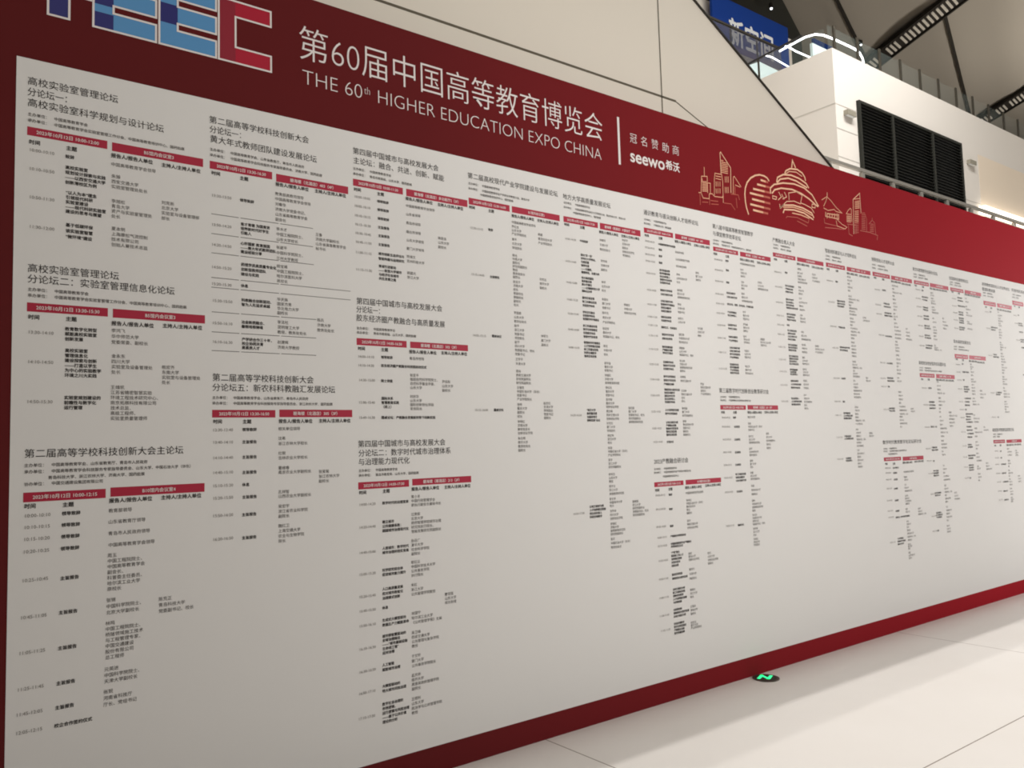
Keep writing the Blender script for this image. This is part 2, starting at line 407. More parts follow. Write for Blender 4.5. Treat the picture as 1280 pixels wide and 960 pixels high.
  ('t',1.1476,1.7111,'13:30-13:40'),
  ('t',1.1476,1.6577,'13:40-14:10'),
  ('t',1.1475,1.5907,'14:10-14:40'),
  ('t',1.1474,1.5273,'14:40-15:10'),
  ('t',1.1473,1.4709,'15:10-15:20'),
  ('t',1.1473,1.418,'15:20-15:50'),
  ('t',1.1472,1.3432,'15:50-16:20'),
  ('t',1.147,1.2432,'16:20-16:50'),
  ('p',1.2764,1.7116,1.7116,'领导致辞'),
  ('p',1.2762,1.657,1.657,'主旨报告'),
  ('p',1.2759,1.5903,1.5903,'主旨报告'),
  ('p',1.2756,1.5237,1.5237,'主旨报告'),
  ('p',1.2754,1.4696,1.4696,'休息'),
  ('p',1.2752,1.4156,1.4156,'主旨报告'),
  ('p',1.2731,1.3393,1.3393,'主旨报告'),
  ('p',1.2728,1.2389,1.2389,'主旨报告'),
  ('s',1.4408,1.7136,1.7136,'相关单位领导'),
  ('s',1.4405,1.6702,1.6467,'沈希|浙江农林大学校长'),
  ('s',1.44,1.6034,1.5818,'杜锐|吉林农业大学校长'),
  ('s',1.4395,1.5368,1.517,'董维春|南京农业大学副校长'),
  ('s',1.4386,1.4292,1.4095,'孔祥智|山西农业大学副校长'),
  ('s',1.4382,1.3649,1.3204,'吴宏宇|浙江省农业科学院|副院长'),
  ('s',1.4375,1.2777,1.2102,'魏红卫|上海交通大学|农业与生物学院|院长'),
  ('m',1.6339,1.5128,1.4684,'张爱菊|浙江农林大学|副校长'),
 ]),
 ('top listing of the third column', [
  ('h',1.8317,3.0845,0.5006,'第四届中国城市与高校发展大会'),
  ('h',1.8331,3.0362,0.5331,'主论坛：融合、共进、创新、赋能'),
  ('o',1.8324,2.9936,'主办单位：\u3000中国高等教育学会'),
  ('o',1.832,2.9673,'承办单位：\u3000青岛市教育局、山东大学、国药励展'),
  ('d',1.8316,2.9418,2.9067,0.2804,'2023年10月12日 10:00-11:30'),
  ('v',2.1321,2.9416,2.9036,0.38,'碧海楼（北酒店）多功能厅2（3F）'),
  ('c',1.8351,2.8892,'时间'),
  ('c',1.963,2.8883,'主题'),
  ('c',2.1263,2.8902,'报告人/报告人单位'),
  ('c',2.3198,2.8892,'主持人/主持人单位'),
  ('t',1.8367,2.8533,'10:00-10:05'),
  ('t',1.836,2.807,'10:05-10:10'),
  ('t',1.8361,2.7589,'10:10-10:15'),
  ('t',1.8367,2.7149,'10:15-10:30'),
  ('t',1.8382,2.6711,'10:30-10:45'),
  ('t',1.8397,2.6274,'10:45-11:00'),
  ('t',1.8389,2.5755,'11:00-11:15'),
  ('t',1.8397,2.4901,'11:15-11:30'),
  ('p',1.9623,2.8493,2.8493,'领导致辞'),
  ('p',1.9628,2.8064,2.8064,'领导致辞'),
  ('p',1.9634,2.7615,2.7615,'领导致辞'),
  ('p',1.9643,2.7168,2.7168,'主旨报告'),
  ('p',1.9649,2.6741,2.6741,'主旨报告'),
  ('p',1.965,2.6294,2.6294,'主旨报告'),
  ('p',1.965,2.5827,2.5583,'城市创新生态评估与|智能构建与运用研究'),
  ('p',1.9652,2.5199,2.4572,'青城引进驱动|——新型大学城市|与经济社会城市|共生发展之路'),
  ('s',2.1264,2.8525,2.8525,'中国高等教育学会领导'),
  ('s',2.1269,2.8086,2.8086,'山东省领导'),
  ('s',2.1268,2.7626,2.7626,'青岛市领导'),
  ('s',2.1268,2.7166,2.7166,'烟台市领导'),
  ('s',2.1267,2.6729,2.6729,'山东大学领导'),
  ('s',2.1267,2.6292,2.6292,'厦门大学领导'),
  ('s',2.1268,2.5877,2.5635,'杨海文|苏州科技大学'),
  ('s',2.1273,2.5027,2.4799,'顾建光|浙江大学'),
  ('m',2.3176,2.7085,2.6613,'韩圣浩|山东大学|副校长'),
 ]),
 ('middle listing of the third column', [
  ('h',1.8394,2.3338,0.4958,'第四届中国城市与高校发展大会'),
  ('h',1.8387,2.2931,0.1491,'分论坛一：'),
  ('h',1.838,2.251,0.5123,'胶东经济圈产教融合与高质量发展'),
  ('o',1.8394,2.2,'主办单位：\u3000中国高等教育学会'),
  ('o',1.839,2.1784,'承办单位：\u3000青岛市教育局、山东大学、国药励展'),
  ('d',1.8386,2.1509,2.1168,0.2783,'2023年10月12日 14:00-16:30'),
  ('v',2.1382,2.1496,2.1169,0.3541,'碧海楼（北酒店）302（3F）'),
  ('c',1.8442,2.1003,'时间'),
  ('c',1.9708,2.1006,'主题'),
  ('c',2.1301,2.0981,'报告人/报告人单位'),
  ('c',2.3216,2.1009,'主持人/主持人单位'),
  ('t',1.8436,2.0611,'14:00-14:10'),
  ('t',1.8429,2.0182,'14:10-14:30'),
  ('t',1.846,1.9462,'14:30-15:00'),
  ('t',1.8443,1.8374,'15:00-15:40'),
  ('t',1.8431,1.7638,'15:40-16:30'),
  ('p',1.9701,2.0627,2.0627,'领导致辞'),
  ('p',1.9693,2.0209,2.0209,'胶东经济圈产教融合科技园启动仪式'),
  ('p',1.9679,1.9454,1.9454,'院士讲座'),
  ('p',1.9685,1.8584,1.8169,'国际关系|智慧教育实践|（线上）'),
  ('p',1.9667,1.7637,1.7637,'圆桌论坛：产教融合发展新形势下的新实践'),
  ('s',2.1316,2.0635,2.0635,'青岛市领导'),
  ('s',2.1321,1.9781,1.9151,'张亚平|俄国自然科学院院士、|自然科学基金评委、|山东大学'),
  ('s',2.1297,1.8705,1.8079,'刘庆华|山东大学|国际创新转化学院|常务院长'),
  ('m',2.3226,1.9504,1.9045,'尹佳秋|山东大学|副校长'),
 ]),
 ('bottom listing of the third column', [
  ('h',1.8368,1.6368,0.4996,'第四届中国城市与高校发展大会'),
  ('h',1.8382,1.5926,0.5315,'分论坛二：数字时代城市治理体系'),
  ('h',1.8375,1.5504,0.2851,'与治理能力现代化'),
  ('o',1.839,1.5083,'主办单位：\u3000中国高等教育学会'),
  ('o',1.8386,1.4854,'承办单位：\u3000青岛市教育局、山东大学、国药励展'),
  ('d',1.836,1.453,1.4188,0.2795,'2023年10月12日 14:00-17:30'),
  ('v',2.1343,1.4558,1.4227,0.3578,'碧海楼（南酒店）213（2F）'),
  ('c',1.8394,1.4033,'时间'),
  ('c',1.9666,1.404,'主题'),
  ('c',2.1286,1.4051,'报告人/报告人单位'),
  ('c',2.3229,1.405,'主持人/主持人单位'),
  ('t',1.8385,1.3463,'14:00-14:20'),
  ('t',1.8368,1.2383,'14:20-14:40'),
  ('t',1.8348,1.1185,'14:40-15:00'),
  ('t',1.8332,1.0164,'15:00-15:20'),
  ('t',1.8315,0.9119,'15:20-15:40'),
  ('t',1.8304,0.8449,'15:40-15:50'),
  ('t',1.8293,0.7763,'15:50-16:10'),
  ('t',1.8276,0.6691,'16:10-16:30'),
  ('t',1.8259,0.5643,'16:30-16:50'),
  ('t',1.8222,0.4658,'16:50-17:10'),
  ('t',1.8183,0.3515,'17:10-17:30'),
  ('p',1.9633,1.346,1.346,'数字时代的治理变革'),
  ('p',1.9616,1.2552,1.2129,'建立城市|公共健康系数：|超越城市治理现代化'),
  ('p',1.9592,1.1284,1.1074,'人居城市：数字时代|城市治理的现实变局'),
  ('p',1.9572,1.0233,1.0023,'科学研究综合体|促进城市能力提升'),
  ('p',1.9555,0.9338,0.8901,'人口高质量发展|应对城市数智化|治理模式创新'),
  ('p',1.9538,0.8446,0.8446,'休息'),
  ('p',1.9527,0.786,0.7634,'生成式大模型驱动|数据生产力赋能革命'),
  ('p',1.9513,0.7107,0.6318,'城市群智慧驱动的|全域治理路径|——“城市基础设施|生命线工程”|应对治理'),
  ('p',1.9488,0.5756,0.5531,'人工智能|赋能城市治理'),
  ('p',1.9469,0.4766,0.4543,'大模型驱动的|特大城市风险治理'),
  ('p',1.9453,0.393,0.3096,'数字社会治理的|市场逻辑、|运行逻辑与风险治理|——基于公共价值|理论的分析'),
  ('s',2.1254,1.3675,1.3259,'黄小羊|中国行政管理学会|原执行副会长兼秘书长'),
  ('s',2.1235,1.2804,1.1956,'过勇毅|北京大学|政府管理学院城市治理|研究院执行院长、|智能发展研究院副院长'),
  ('s',2.1206,1.1504,1.0856,'张召广|清华大学|社会科学学院|副院长'),
  ('s',2.1182,1.0445,0.9801,'郁红云|中国科学技术大学|公共事务学院|执行院长'),
  ('s',2.1158,0.9333,0.8886,'朱红|浙江大学|公共管理学院教授'),
  ('s',2.115,0.7953,0.7508,'宋国宁|哈尔滨工业大学|《公共管理学报》主编'),
  ('s',2.1129,0.7026,0.6371,'吴卫峰|西安交通大学|公共管理与复杂学院|教授'),
  ('s',2.1103,0.5891,0.5431,'于文轩|厦门大学|公共事务学院院长'),
  ('s',2.1083,0.4973,0.4324,'孟庆林|南开大学|周恩来政府管理学院|副院长'),
  ('s',2.1058,0.3848,0.3184,'王佃利|山东大学|政治学与公共管理学院|教授'),
  ('m',2.3109,0.8635,0.8216,'曹现强|山东大学|校长助理'),
 ]),
 ('fourth column listing with a tall run of speakers', [
  ('h',2.5168,3.0823,0.6457,'第二届高校现代产业学院建设与发展论坛'),
  ('o',2.5208,3.0385,'主办单位：\u3000中国高等教育学会'),
  ('o',2.52,3.0104,'承办单位：\u3000中国高等教育学会产学研合作教育分会、青岛大学'),
  ('o',2.5989,2.987,'中国高等教育培训中心、国药励展'),
  ('d',2.5211,2.9586,2.9216,0.2786,'2023年10月12日 12:30-16:00'),
  ('v',2.8161,2.9573,2.9211,0.3545,'B1馆内会议室2'),
  ('c',2.5221,2.9069,'时间'),
  ('c',2.6504,2.9061,'主题'),
  ('c',2.8113,2.9022,'报告人/报告人单位'),
  ('c',2.9971,2.9026,'主持人/主持人单位'),
  ('t',2.524,2.7931,'12:30-13:15'),
  ('t',2.5242,2.5382,'13:15-14:05'),
  ('t',2.5246,2.2053,'14:05-15:15'),
  ('t',2.5253,1.8035,'15:15-16:00'),
  ('p',2.6469,2.7991,2.7991,'致辞'),
  ('p',2.6492,2.5367,2.5367,'主旨报告'),
  ('p',2.6519,2.2085,2.2085,'圆桌会议'),
  ('p',2.6519,1.8041,1.8041,'圆桌论坛'),
  ('s',2.8099,2.8652,2.8652,'中国高等教育学会领导'),
  ('s',2.809,2.8399,2.7984,'罗红杰|山东大学|产业学院院长'),
  ('s',2.8092,2.7666,2.7184,'黄平|北京大学|学院院长'),
  ('s',2.8088,2.6751,2.5517,'郭光|中南大学|副校长|研究院副院长|教授|教务处处长|副院长'),
  ('s',2.809,2.525,2.3932,'赵志平|济南大学|校长|原副校长|原副校长|副校长|校长'),
  ('s',2.8082,2.3483,2.3008,'罗国勇|山东大学|教务处处长'),
  ('s',2.8084,2.2762,2.2063,'赵平|浙江大学|党委书记|学院院长'),
  ('s',2.8079,2.184,2.1166,'赵平|四川大学|党委副书记、校长|党委书记'),
  ('s',2.81,2.0877,2.0631,'王宇平|天津大学'),
  ('s',2.8104,2.0206,1.9559,'周伟|西安交通大学|研究院副院长|研究院副院长'),
  ('s',2.8126,1.9293,1.8647,'王强军|中国石油大学（华东）|党委书记|产业学院院长'),
  ('s',2.812,1.8358,1.7693,'徐林|重庆大学|副院长|校长'),
  ('s',2.8113,1.7405,1.6764,'李明红|济南大学|教务处处长|创新创业学院'),
  ('s',2.8107,1.6477,1.5817,'朱光明|南开大学|教务处处长|副院长'),
  ('m',2.9998,2.8197,2.7702,'杨建|青岛科技大学|产业学院院长'),
  ('m',3.0012,2.558,2.508,'孙杰志|南开大学|副校长'),
  ('m',2.9997,2.229,2.1782,'林军华|厦门大学|副校长'),
  ('m',3.0018,1.8443,1.7602,'赵杰红|天津大学|学院院长|党委书记|副院长'),
 ]),
 ('fifth column listing running down to a block of rows near the floor', [
  ('h',3.1998,3.0787,0.3942,'地方大学高质量发展论坛'),
  ('o',3.2044,3.0407,'主办单位：\u3000中国高等教育学会'),
  ('o',3.2032,3.0129,'承办单位：\u3000中国高等教育学会地方大学教育分会、青岛科技大学、青岛大学'),
  ('o',3.278,2.9888,'中国高等教育培训中心、国药励展'),
  ('d',3.2008,2.9578,2.9223,0.2775,'2023年10月12日 14:00-17:30'),
  ('v',3.496,2.9592,2.9199,0.3549,'碧海楼（南酒店）大宴会厅（1F）'),
  ('c',3.2049,2.9087,'时间'),
  ('c',3.3288,2.9082,'主题'),
  ('c',3.4864,2.9018,'报告人/报告人单位'),
  ('c',3.675,2.9021,'主持人/主持人单位'),
  ('t',3.2042,2.8232,'14:00-14:20'),
  ('t',3.2014,2.6883,'14:20-14:40'),
  ('t',3.202,2.5616,'14:40-15:00'),
  ('t',3.2037,2.4592,'15:00-15:20'),
  ('t',3.2062,2.3753,'15:20-15:40'),
  ('t',3.2051,2.2813,'15:40-16:00'),
  ('t',3.2034,2.1748,'16:00-16:20'),
  ('t',3.201,1.7762,'16:20-16:50'),
  ('t',3.1968,1.2062,'16:50-17:30'),
  ('p',3.3249,2.8245,2.8245,'中场致辞'),
  ('p',3.3274,2.7394,2.6342,'强化“双一流”|对地方大学带动，|与高质量|省部共建|——以福建、|福建师范、永嘉为例'),
  ('p',3.3273,2.6007,2.5204,'地方高校国际|高质量发展|高水平建设|——以湖南科技大学|国际化办学'),
  ('p',3.3281,2.4796,2.4335,'服务区域发展|新工科建设实践|实践教学体系'),
  ('p',3.3272,2.3926,2.3515,'学科交叉融合|实践教学体系|智慧教学环境建设'),
  ('p',3.3265,2.3107,2.2456,'新工科建设实践|数字化转型路径|实践教学体系|智能时代的变革'),
  ('p',3.3282,2.2099,2.1283,'智慧教学环境建设|人才培养模式探索|新工科建设实践|科研反哺教学|服务区域发展'),
  ('p',3.3314,1.807,1.7455,'“地方大学|高质量发展|与服务地方|创新实践”论坛'),
  ('p',3.3264,1.2389,1.1786,'以地方高校为例|人才培养模式探索|校企协同育人|科研反哺教学'),
  ('s',3.4872,2.8505,2.7929,'孙峰宇|天津大学|教务处处长'),
  ('s',3.4908,2.7216,2.6667,'李伟海|天津大学|副院长'),
  ('s',3.4909,2.5902,2.538,'林宇|北京大学|校长'),
  ('s',3.4889,2.4838,2.4319,'朱国华|厦门大学|党委书记'),
  ('s',3.488,2.4,2.3433,'陈平杰|南开大学|产业学院院长'),
  ('s',3.4864,2.3041,2.255,'徐志军|重庆大学|党委副书记、校长'),
  ('s',3.4877,2.1965,2.1451,'陈光|中南大学|校长'),
  ('s',3.489,2.0916,2.0477,'郭平强|重庆大学|党委书记'),
  ('s',3.4886,2.0186,1.9723,'何强红|东南大学|高等教育研究院'),
  ('s',3.4914,1.9433,1.8972,'李红志|重庆大学|党委书记'),
  ('s',3.491,1.8706,1.827,'吴平明|重庆大学|创新创业学院'),
  ('s',3.4908,1.8005,1.7546,'周志峰|西安交通大学|创新创业学院'),
  ('s',3.4904,1.7281,1.6823,'孙志红|厦门大学|学院院长'),
  ('s',3.4932,1.6534,1.6101,'杨红伟|武汉大学|校长'),
  ('s',3.4926,1.5789,1.5358,'何海|中国石油大学（华东）|产业学院院长'),
  ('s',3.4923,1.507,1.464,'吴宇|浙江大学|研究院副院长'),
  ('s',3.4911,1.4209,1.3781,'林军志|山东大学|教授'),
  ('s',3.4907,1.3494,1.3042,'杨平文|浙江大学|高等教育研究院'),
  ('s',3.4901,1.2732,1.233,'李文平|中国海洋大学|校长'),
  ('s',3.4897,1.202,1.1571,'刘平林|四川大学|创新创业学院'),
  ('s',3.4891,1.1262,1.065,'李峰红|济南大学|高等教育研究院|研究院副院长'),
  ('s',3.4877,1.0366,0.9873,'张文|中国石油大学（华东）|教务处处长'),
  ('m',3.6805,2.8758,2.7784,'孙志宇|北京大学|副院长|创新创业学院|学院院长'),
  ('m',3.6757,2.4646,2.4141,'李建军|中南大学|创新创业学院'),
  ('m',3.6788,1.8209,1.7345,'徐红国|厦门大学|党委副书记、校长|研究院副院长|高等教育研究院'),
  ('m',3.6816,1.2471,1.1648,'高峰国|浙江大学|研究院副院长|党委副书记、校长|研究院副院长'),
 ]),
 ('sixth column upper listing', [
  ('h',3.8865,3.0861,0.5354,'通识教育与拔尖创新人才培养论坛'),
  ('o',3.8874,3.039,'主办单位：\u3000中国高等教育学会'),
  ('o',3.8859,3.0125,'承办单位：\u3000中国海洋大学、国药励展'),
  ('d',3.8843,2.9845,2.9508,0.276,'2023年10月12日 14:00-17:30'),
  ('v',4.1809,2.9844,2.9489,0.3541,'碧海楼（北酒店）401（4F）'),
  ('c',3.8887,2.9344,'时间'),
  ('c',4.0156,2.9328,'主题'),
  ('c',4.1736,2.9321,'报告人/报告人单位'),
  ('c',4.3659,2.9306,'主持人/主持人单位'),
  ('t',3.8903,2.898,'09:00-09:20'),
  ('t',3.8878,2.8558,'09:20-09:35'),
  ('t',3.8874,2.8115,'09:35-09:50'),
  ('t',3.8871,2.7687,'09:50-10:20'),
  ('t',3.8854,2.689,'10:20-10:30'),
  ('t',3.8863,2.5801,'10:30-10:50'),
  ('t',3.8845,2.4869,'10:50-11:00'),
  ('t',3.8835,2.4069,'11:00-11:20'),
  ('t',3.884,2.3529,'11:20-11:30'),
  ('t',3.8837,2.2861,'11:30-11:50'),
  ('t',3.8822,2.1989,'11:50-12:20'),
  ('t',3.8801,2.1016,'12:20-12:50'),
  ('t',3.8817,2.0048,'12:50-13:20'),
  ('t',3.8793,1.9031,'13:20-13:35'),
  ('t',3.8804,1.7993,'13:35-13:55'),
  ('t',3.8813,1.6932,'13:55-14:25'),
  ('t',3.8871,1.6074,'14:25-14:45'),
  ('p',4.0132,2.8927,2.8927,'中国高等教育学会致辞'),
  ('p',4.0147,2.8558,2.8558,'致辞'),
  ('p',4.0121,2.8132,2.8132,'致辞'),
  ('p',4.0117,2.7693,2.7693,'致辞'),
  ('p',4.014,2.721,2.6389,'教学质量保障|教学质量保障|校企协同育人|智能时代的变革|实践教学体系'),
  ('p',4.0135,2.5894,2.563,'智能时代的变革|以地方高校为例'),
  ('p',4.0129,2.5185,2.4527,'以地方高校为例|智慧教学环境建设|科研反哺教学|科研反哺教学'),
  ('p',4.0102,2.4136,2.39,'创新创业教育|实践教学体系'),
  ('p',4.0083,2.3456,2.3456,'颁奖仪式、合影留念'),
  ('p',4.0107,2.2988,2.2727,'智能时代的变革|创新创业教育'),
  ('p',4.0095,2.2181,2.1791,'教学质量保障|产教融合创新|学科交叉融合'),
  ('p',4.0109,2.1196,2.0755,'实践教学体系|智能时代的变革|实践教学体系'),
  ('p',4.0089,2.0264,1.9772,'数字化转型路径|智能时代的变革|产教融合创新'),
  ('p',4.0111,1.9412,1.8613,'课程思政与教学改革|科研反哺教学|国际合作办学|校企协同育人|实践教学体系'),
  ('p',4.0105,1.81,1.7869,'人才培养模式探索|数字化转型路径'),
  ('p',4.013,1.7304,1.6511,'以地方高校为例|产教融合创新|智能时代的变革|服务区域发展|服务区域发展'),
  ('p',4.0127,1.605,1.605,'交流讨论'),
  ('s',4.1729,2.8592,2.8592,'青岛市领导'),
  ('s',4.1737,2.8108,2.8108,'山东省教育厅领导'),
  ('s',4.1747,2.7652,2.7652,'承办单位领导'),
  ('s',4.1749,2.7089,2.6576,'李林|山东科技大学|校长'),
  ('s',4.176,2.6045,2.5561,'吴林勇|武汉大学|高等教育研究院'),
  ('s',4.1737,2.5081,2.4572,'罗明|天津大学|党委书记'),
  ('s',4.1715,2.4147,2.3907,'吴军杰|山东大学'),
  ('s',4.1725,2.3085,2.258,'胡红国|中国海洋大学|教务处处长'),
  ('s',4.1705,2.2184,2.1733,'周建海|山东大学|党委副书记、校长'),
  ('s',4.1689,2.1337,2.0677,'朱光林|济南大学|高等教育研究院|副院长'),
  ('s',4.1698,2.0284,2.002,'赵峰强|西安交通大学'),
  ('s',4.1716,1.9364,1.8682,'王军林|西安交通大学|校长|校长'),
  ('s',4.1718,1.8211,1.7741,'郭伟国|厦门大学|研究院副院长'),
  ('s',4.174,1.7375,1.6489,'高强|青岛科技大学|党委书记|副校长|原副校长'),
  ('m',4.3692,2.7402,2.6922,'张伟|厦门大学|副校长'),
  ('m',4.3635,2.3607,2.3117,'马华建|北京大学|教授'),
  ('m',4.366,1.9856,1.9185,'罗国|西安交通大学|副院长|产业学院院长'),
 ]),
 ('sixth column lower listing ending just above the red base', [
  ('h',3.887,1.4843,0.3249,'2023产教融合研讨会'),
  ('o',3.8842,1.4368,'主办单位：\u3000中国高等教育学会'),
  ('o',3.8828,1.4143,'承办单位：\u3000中国高等教育学会产学研合作教育分会'),
  ('o',3.9619,1.3873,'中国高等教育培训中心'),
  ('d',3.8828,1.3543,1.3244,0.2727,'2023年10月13日 9:00-12:15'),
  ('v',4.1775,1.3556,1.3247,0.3571,'B10馆内会议室2'),
  ('c',3.8871,1.3041,'时间'),
  ('c',4.0088,1.3051,'主题'),
  ('c',4.1688,1.3059,'报告人/报告人单位'),
  ('c',4.3673,1.3098,'主持人/主持人单位'),
  ('t',3.8888,1.2716,'09:00-09:15'),
  ('t',3.8871,1.1845,'09:15-09:30'),
  ('t',3.8842,1.0755,'09:30-10:00'),
  ('t',3.8873,1.0084,'10:00-10:15'),
  ('t',3.8878,0.9564,'10:15-10:35'),
  ('t',3.8895,0.865,'10:35-10:50'),
  ('t',3.8862,0.7522,'10:50-11:00'),
  ('t',3.8828,0.6374,'11:00-11:30'),
  ('t',3.8798,0.528,'11:30-11:45'),
  ('t',3.885,0.4371,'11:45-11:55'),
  ('p',4.0103,1.2696,1.2696,'致辞'),
  ('p',4.0083,1.1788,1.1788,'致辞'),
  ('p',4.009,1.072,1.072,'致辞'),
  ('p',4.0087,1.0077,1.0077,'产教融合共同体启动'),
  ('p',4.0094,0.96,0.9426,'中国高等教育学会产教融合|共同体成立仪式'),
  ('p',4.0096,0.9049,0.823,'“产教”融合|赋能新工科人才|培养模式探索|实践与思考|创新发展'),
  ('p',4.0084,0.7677,0.743,'服务区域发展|课程思政与教学改革'),
  ('p',4.0099,0.6754,0.5942,'以地方高校为例|新工科建设实践|创新创业教育|人才培养模式探索|与机制创新'),
  ('p',4.0078,0.5491,0.5075,'与机制创新|课程思政与教学改革|以地方高校为例'),
  ('p',4.0075,0.4626,0.404,'科研反哺教学|数字化转型路径|产教融合创新|教学质量保障'),
  ('s',4.1719,1.2707,1.2707,'中国高等教育学会领导'),
  ('s',4.1734,1.2243,1.1424,'徐林红|中国石油大学（华东）|教务处处长|校长|副院长'),
  ('s',4.1725,1.0933,1.0475,'吴杰|西安交通大学|创新创业学院'),
  ('s',4.1716,0.8838,0.8433,'高志|青岛大学|创新创业学院'),
  ('s',4.1725,0.7819,0.724,'黄军杰|天津大学|原副校长'),
  ('s',4.1715,0.6527,0.6076,'黄峰光|浙江大学|校长'),
  ('s',4.1682,0.547,0.502,'王强华|青岛大学|副校长'),
  ('s',4.1653,0.4466,0.4118,'何文光|南开大学|产业学院院长'),
  ('m',4.3602,0.8677,0.8006,'徐杰|山东大学|创新创业学院|副院长'),
 ]),
 ('seventh column upper listing', [
  ('h',4.5696,3.0907,0.4572,'第八届中国高等教育智慧教学'),
  ('h',4.5702,3.0399,0.3136,'与课堂教学改革论坛'),
  ('o',4.571,2.9921,'主办单位：\u3000中国高等教育学会'),
  ('o',4.5692,2.9676,'承办单位：\u3000中国海洋大学、中国高等教育培训中心、国药励展'),
  ('d',4.5677,2.9466,2.9153,0.274,'2023年10月12日 14:00-17:00'),
  ('v',4.8646,2.9462,2.9122,0.3594,'碧海楼（北酒店）404（4F）'),
  ('c',4.5683,2.896,'时间'),
  ('c',4.6979,2.8928,'主题'),
  ('c',4.8584,2.8903,'报告人/报告人单位'),
  ('c',5.0526,2.8893,'主持人/主持人单位'),
  ('t',4.574,2.8573,'09:00-09:20'),
  ('t',4.573,2.7842,'09:20-09:30'),
  ('t',4.5715,2.7056,'09:30-09:45'),
  ('t',4.5692,2.616,'09:45-10:05'),
  ('t',4.5686,2.549,'10:05-10:20'),
  ('t',4.568,2.4821,'10:20-10:30'),
  ('t',4.5704,2.399,'10:30-10:40'),
  ('t',4.5682,2.3101,'10:40-11:00'),
  ('t',4.5651,2.2105,'11:00-11:15'),
  ('t',4.5653,2.0975,'11:15-11:30'),
  ('p',4.6955,2.86,2.86,'致辞'),
  ('p',4.6948,2.7934,2.7934,'致辞'),
  ('p',4.6927,2.7064,2.7064,'致辞'),
  ('p',4.6888,2.6324,2.604,'科研反哺教学|以地方高校为例'),
  ('p',4.6899,2.5534,2.5534,'深化共识、智慧、技术应用、开创新发展'),
  ('p',4.69,2.497,2.4744,'产业学院建设|校企协同育人'),
  ('p',4.6875,2.4068,2.3814,'实践教学体系|学科交叉融合'),
  ('p',4.6898,2.3227,2.2974,'科研反哺教学|产业学院建设'),
  ('p',4.6928,2.2472,2.1799,'以地方高校为例|以地方高校为例|数字化转型路径|产业学院建设'),
  ('p',4.6882,2.1296,2.071,'实践教学体系|教学质量保障|产业学院建设|教育评价改革'),
  ('s',4.8558,2.8582,2.8582,'中国高等教育学会领导'),
  ('s',4.857,2.815,2.7684,'林平|济南大学|副校长'),
  ('s',4.859,2.7257,2.6792,'刘华|浙江大学|教授'),
  ('s',4.8569,2.642,2.5899,'赵林|重庆大学|高等教育研究院'),
  ('s',4.8601,2.5101,2.4611,'孙宇|重庆大学|党委书记'),
  ('s',4.8576,2.4211,2.3751,'罗伟峰|南开大学|副校长'),
  ('s',4.8553,2.3352,2.2923,'赵平|青岛大学|学院院长'),
  ('s',4.8561,2.2327,2.187,'马国志|北京大学|党委书记'),
  ('s',4.8563,2.1218,2.0735,'杨文华|重庆大学|教务处处长'),
  ('m',5.0498,2.7416,2.6943,'孙伟华|山东大学|高等教育研究院'),
  ('m',5.0482,2.3261,2.2823,'胡国建|哈尔滨工业大学|党委书记'),
 ]),
 ('seventh column lower listing', [
  ('h',4.5584,1.9463,0.5571,'第三届数字时代创新创业教育研讨会'),
  ('o',4.5679,1.9026,'主办单位：\u3000中国高等教育学会'),
  ('o',4.5661,1.8791,'承办单位：\u3000中国高等教育学会创新创业教育分会'),
  ('d',4.5637,1.8462,1.8151,0.2784,'2023年10月12日 14:00-17:00'),
  ('v',4.8615,1.8486,1.8165,0.3575,'碧海楼（北酒店）301（3F）'),
  ('c',4.5684,1.796,'时间'),
  ('c',4.6976,1.7963,'主题'),
  ('c',4.8574,1.7967,'报告人/报告人单位'),
  ('c',5.0508,1.7984,'主持人/主持人单位'),
  ('t',4.5743,1.7605,'09:00-09:20'),
  ('t',4.5696,1.6978,'09:20-09:35'),
  ('t',4.5716,1.6107,'09:35-09:50'),
  ('t',4.5694,1.5239,'09:50-10:00'),
  ('t',4.5672,1.4374,'10:00-10:15'),
  ('t',4.5666,1.3509,'10:15-10:25'),
  ('t',4.5661,1.254,'10:25-10:55'),
  ('t',4.5618,1.028,'10:55-11:10'),
  ('p',4.6948,1.7604,1.7604,'致辞'),
  ('p',4.6986,1.6968,1.6968,'主旨报告'),
  ('p',4.6962,1.6086,1.6086,'主旨报告'),
  ('p',4.6937,1.5206,1.5206,'主旨报告'),
  ('p',4.6915,1.4356,1.4356,'主旨报告'),
  ('p',4.6908,1.37,1.3264,'新工科建设实践|科研反哺教学|以地方高校为例'),
  ('p',4.6929,1.2524,1.2524,'主旨报告'),
  ('p',4.6899,1.0243,1.0243,'圆桌论坛'),
  ('s',4.8547,1.763,1.763,'青岛市领导'),
  ('s',4.8555,1.718,1.6731,'吴峰|中国石油大学（华东）|党委书记'),
  ('s',4.8573,1.6282,1.5835,'张平文|浙江大学|高等教育研究院'),
  ('s',4.8548,1.5415,1.4969,'赵宇|山东科技大学|教务处处长'),
  ('s',4.857,1.4576,1.4132,'胡峰|厦门大学|校长'),
  ('s',4.8548,1.3741,1.3298,'李勇|武汉大学|研究院副院长'),
  ('s',4.8563,1.2823,1.2243,'孙强|青岛科技大学|原副校长'),
  ('s',4.857,1.1796,1.1109,'郭林|中国海洋大学|高等教育研究院|教授'),
  ('s',4.8534,1.0803,1.0173,'李光华|中国海洋大学|党委书记|党委副书记、校长'),
  ('s',4.8547,0.9864,0.9427,'胡华勇|四川大学|校长'),
  ('s',4.8533,0.915,0.8741,'何海文|青岛大学|学院院长'),
  ('m',5.0566,1.6453,1.5426,'刘勇|浙江大学|研究院副院长|副校长|副院长'),
 ]),
 ('eighth column listing of many short rows', [
  ('h',5.257,3.0847,0.283,'产教融合育人大会'),
